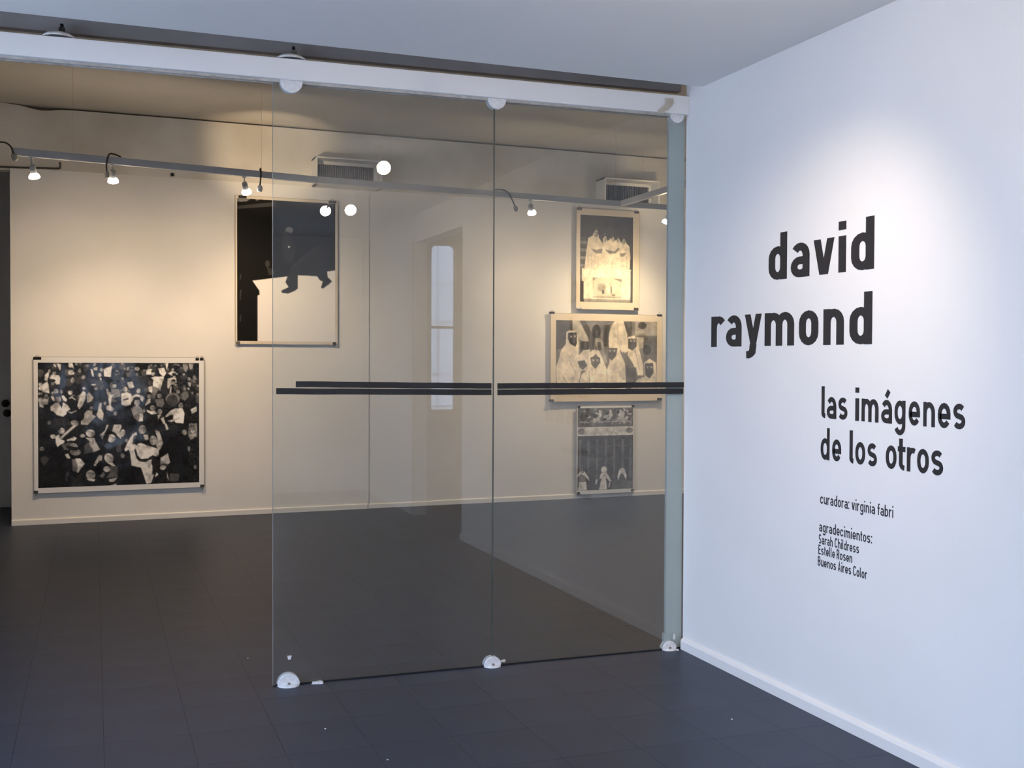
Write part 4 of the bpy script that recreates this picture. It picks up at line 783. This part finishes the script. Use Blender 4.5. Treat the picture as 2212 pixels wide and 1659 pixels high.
def ribbon(mb, pts, closed, s, fn):
    P = [Vector(p) for p in pts]
    Q2 = [P[0]]
    for p in P[1:]:
        if (p-Q2[-1]).length > 1e-5: Q2.append(p)
    if closed and (Q2[0]-Q2[-1]).length < 1e-5: Q2.pop()
    P = Q2; n = len(P); L = []
    for i in range(n):
        a = P[(i-1) % n] if (closed or i > 0) else None; c = P[(i+1) % n] if (closed or i < n-1) else None
        d1 = (P[i]-a).normalized() if a is not None else None; d2 = (c-P[i]).normalized() if c is not None else None
        if d1 is None: d1 = d2
        if d2 is None: d2 = d1
        n1 = Vector((-d1.y, d1.x)); n2 = Vector((-d2.y, d2.x)); nn = (n1+n2)
        nn = nn.normalized() if nn.length > 1e-6 else n1
        k = min(1/max(nn.dot(n1), 0.35), 2.2)
        L.append((P[i]+nn*s/2*k, P[i]-nn*s/2*k))
    vs = []
    for a, b in L: vs += [fn(a, 1), fn(b, 1), fn(a, 0), fn(b, 0)]
    fs = []
    for i in range(n if closed else n-1):
        q, p = 4*i, 4*((i+1) % n); fs += [(q, p, p+1, q+1), (q, q+2, p+2, p), (q+1, p+1, p+3, q+3)]
    if not closed: fs += [(0, 1, 3, 2), (4*n-4, 4*n-2, 4*n-1, 4*n-3)]
    mb.add(vs, fs)
VOFF = {}
def lettering(text, boxes, zbase, X, A, Dn, s, w, m, label, group, u0=None, u1=None, gap=None, space=None):
    """u = distance along the right wall towards the street (-y). boxes: per letter (u0,u1), or u0..u1 for the whole line"""
    e = empty('wall_lettering', (0, -(u0 if u0 is not None else boxes[0][0]), zbase), label=label, cat='lettering', group=group)
    org = (u0 if u0 is not None else boxes[0][0])
    if boxes is None:
        x = 0; lay = []
        for c in text:
            if c == ' ': x += space; continue
            gw = glyph(c, s, w, X, A, Dn)[1]; lay.append((c, x, gw)); x += gw+gap
        k = (u1-u0)/(x-gap); boxes = [(u0+a*k, u0+(a+g)*k) for _, a, g in lay]; letters = [c for c, _, _ in lay]
    else: letters = [c for c in text if c != ' ']
    for c, (a, b) in zip(letters, boxes):
        st, gw = glyph(c, s, w, X, A, Dn); k = (b-a)/gw; mb = MB()
        # the horizontal fit is done on the outline, so bowls keep the stem weight at k = 1
        for q, (pts, cl) in enumerate(st):
            fn = lambda v, f, a=a, k=k, q=q: (-0.0010-0.0003*q if f else -0.0002, -(a-org+v[0]*k), v[1])
            if cl == 'flat':  # slanted stroke cut level at both ends
                (xa, ya), (xb, yb) = pts; hw = s*(0.44 if s/w > 0.33 else 0.53)
                P4 = [(xa-hw, ya), (xa+hw, ya), (xb+hw, yb), (xb-hw, yb)]
                mb.add([fn(p, 1) for p in P4] + [fn(p, 0) for p in P4], [(0, 1, 2, 3), (0, 4, 5, 1), (1, 5, 6, 2), (2, 6, 7, 3), (3, 7, 4, 0)])
            else: ribbon(mb, pts, cl, s, fn)
        mb.build('letter', m, e)
    return e
big = 'large bold title lettering'; mid = 'title lettering'; small = 'small credit lettering'
lettering('david', [(0.7182, 0.8519), (0.8797, 1.0082), (1.0306, 1.1732), (1.1948, 1.2407), (1.2717, 1.4056)], 1.7225, 0.138, 0.193, 0.052, 0.031, 0.086, VINYL,
          'bold black lettering with five letters, upper line of the largest title on the wall', big)
lettering('raymond', [(0.2498, 0.364), (0.3793, 0.5094), (0.5303, 0.6731), (0.6919, 0.9072), (0.9414, 1.0711), (1.1037, 1.2326), (1.2664, 1.3986)], 1.449, 0.138, 0.193, 0.052, 0.031, 0.086, VINYL,
          'bold black lettering with seven letters, lower line of the largest title on the wall', big)
lettering('las imágenes', [(1.0969, 1.1253), (1.1313, 1.1911), (1.2028, 1.26), (1.3063, 1.3284), (1.3432, 1.4399), (1.4548, 1.5139), (1.5275, 1.5847), (1.602, 1.6592), (1.676, 1.7332), (1.7474, 1.807), (1.8195, 1.8764)], 1.165, 0.084, 0.124, 0.038, 0.0185, 0.064, VINYL,
          'medium weight black lettering reading las imágenes', mid)
lettering('de los otros', [(1.0943, 1.1509), (1.1677, 1.2234), (1.2745, 1.3016), (1.3095, 1.3664), (1.3795, 1.4347), (1.4827, 1.5403), (1.5474, 1.5868), (1.5951, 1.639), (1.6478, 1.7058), (1.7175, 1.7768)], 1.004, 0.084, 0.124, 0.038, 0.0185, 0.064, VINYL,
          'medium weight black lettering reading de los otros', mid)
def small_line(text, a, b, z, label, X=0.0285, A=0.042):
    lettering(text, None, z, X, A, 0.012, 0.0052, 0.0205, VINYL2, label, small, a, b, 0.0048, 0.011)
small_line('curadora: virginia fabri', 1.0943, 1.5261, 0.831, 'small dark lettering line crediting the curator')
small_line('agradecimientos:', 1.0895, 1.4104, 0.722, 'small dark lettering line reading agradecimientos', 0.0275, 0.041)
small_line('Sarah Childress', 1.0877, 1.3367, 0.6735, 'first line of small thanks lettering below the word agradecimientos', 0.0255, 0.0375)
small_line('Estelle Rosen', 1.0859, 1.2972, 0.632, 'shortest line of small thanks lettering, between two longer ones', 0.0255, 0.0375)
small_line('Buenos Aires Color', 1.0835, 1.3847, 0.5865, 'lowest line of small thanks lettering on the white wall', 0.0255, 0.0375)
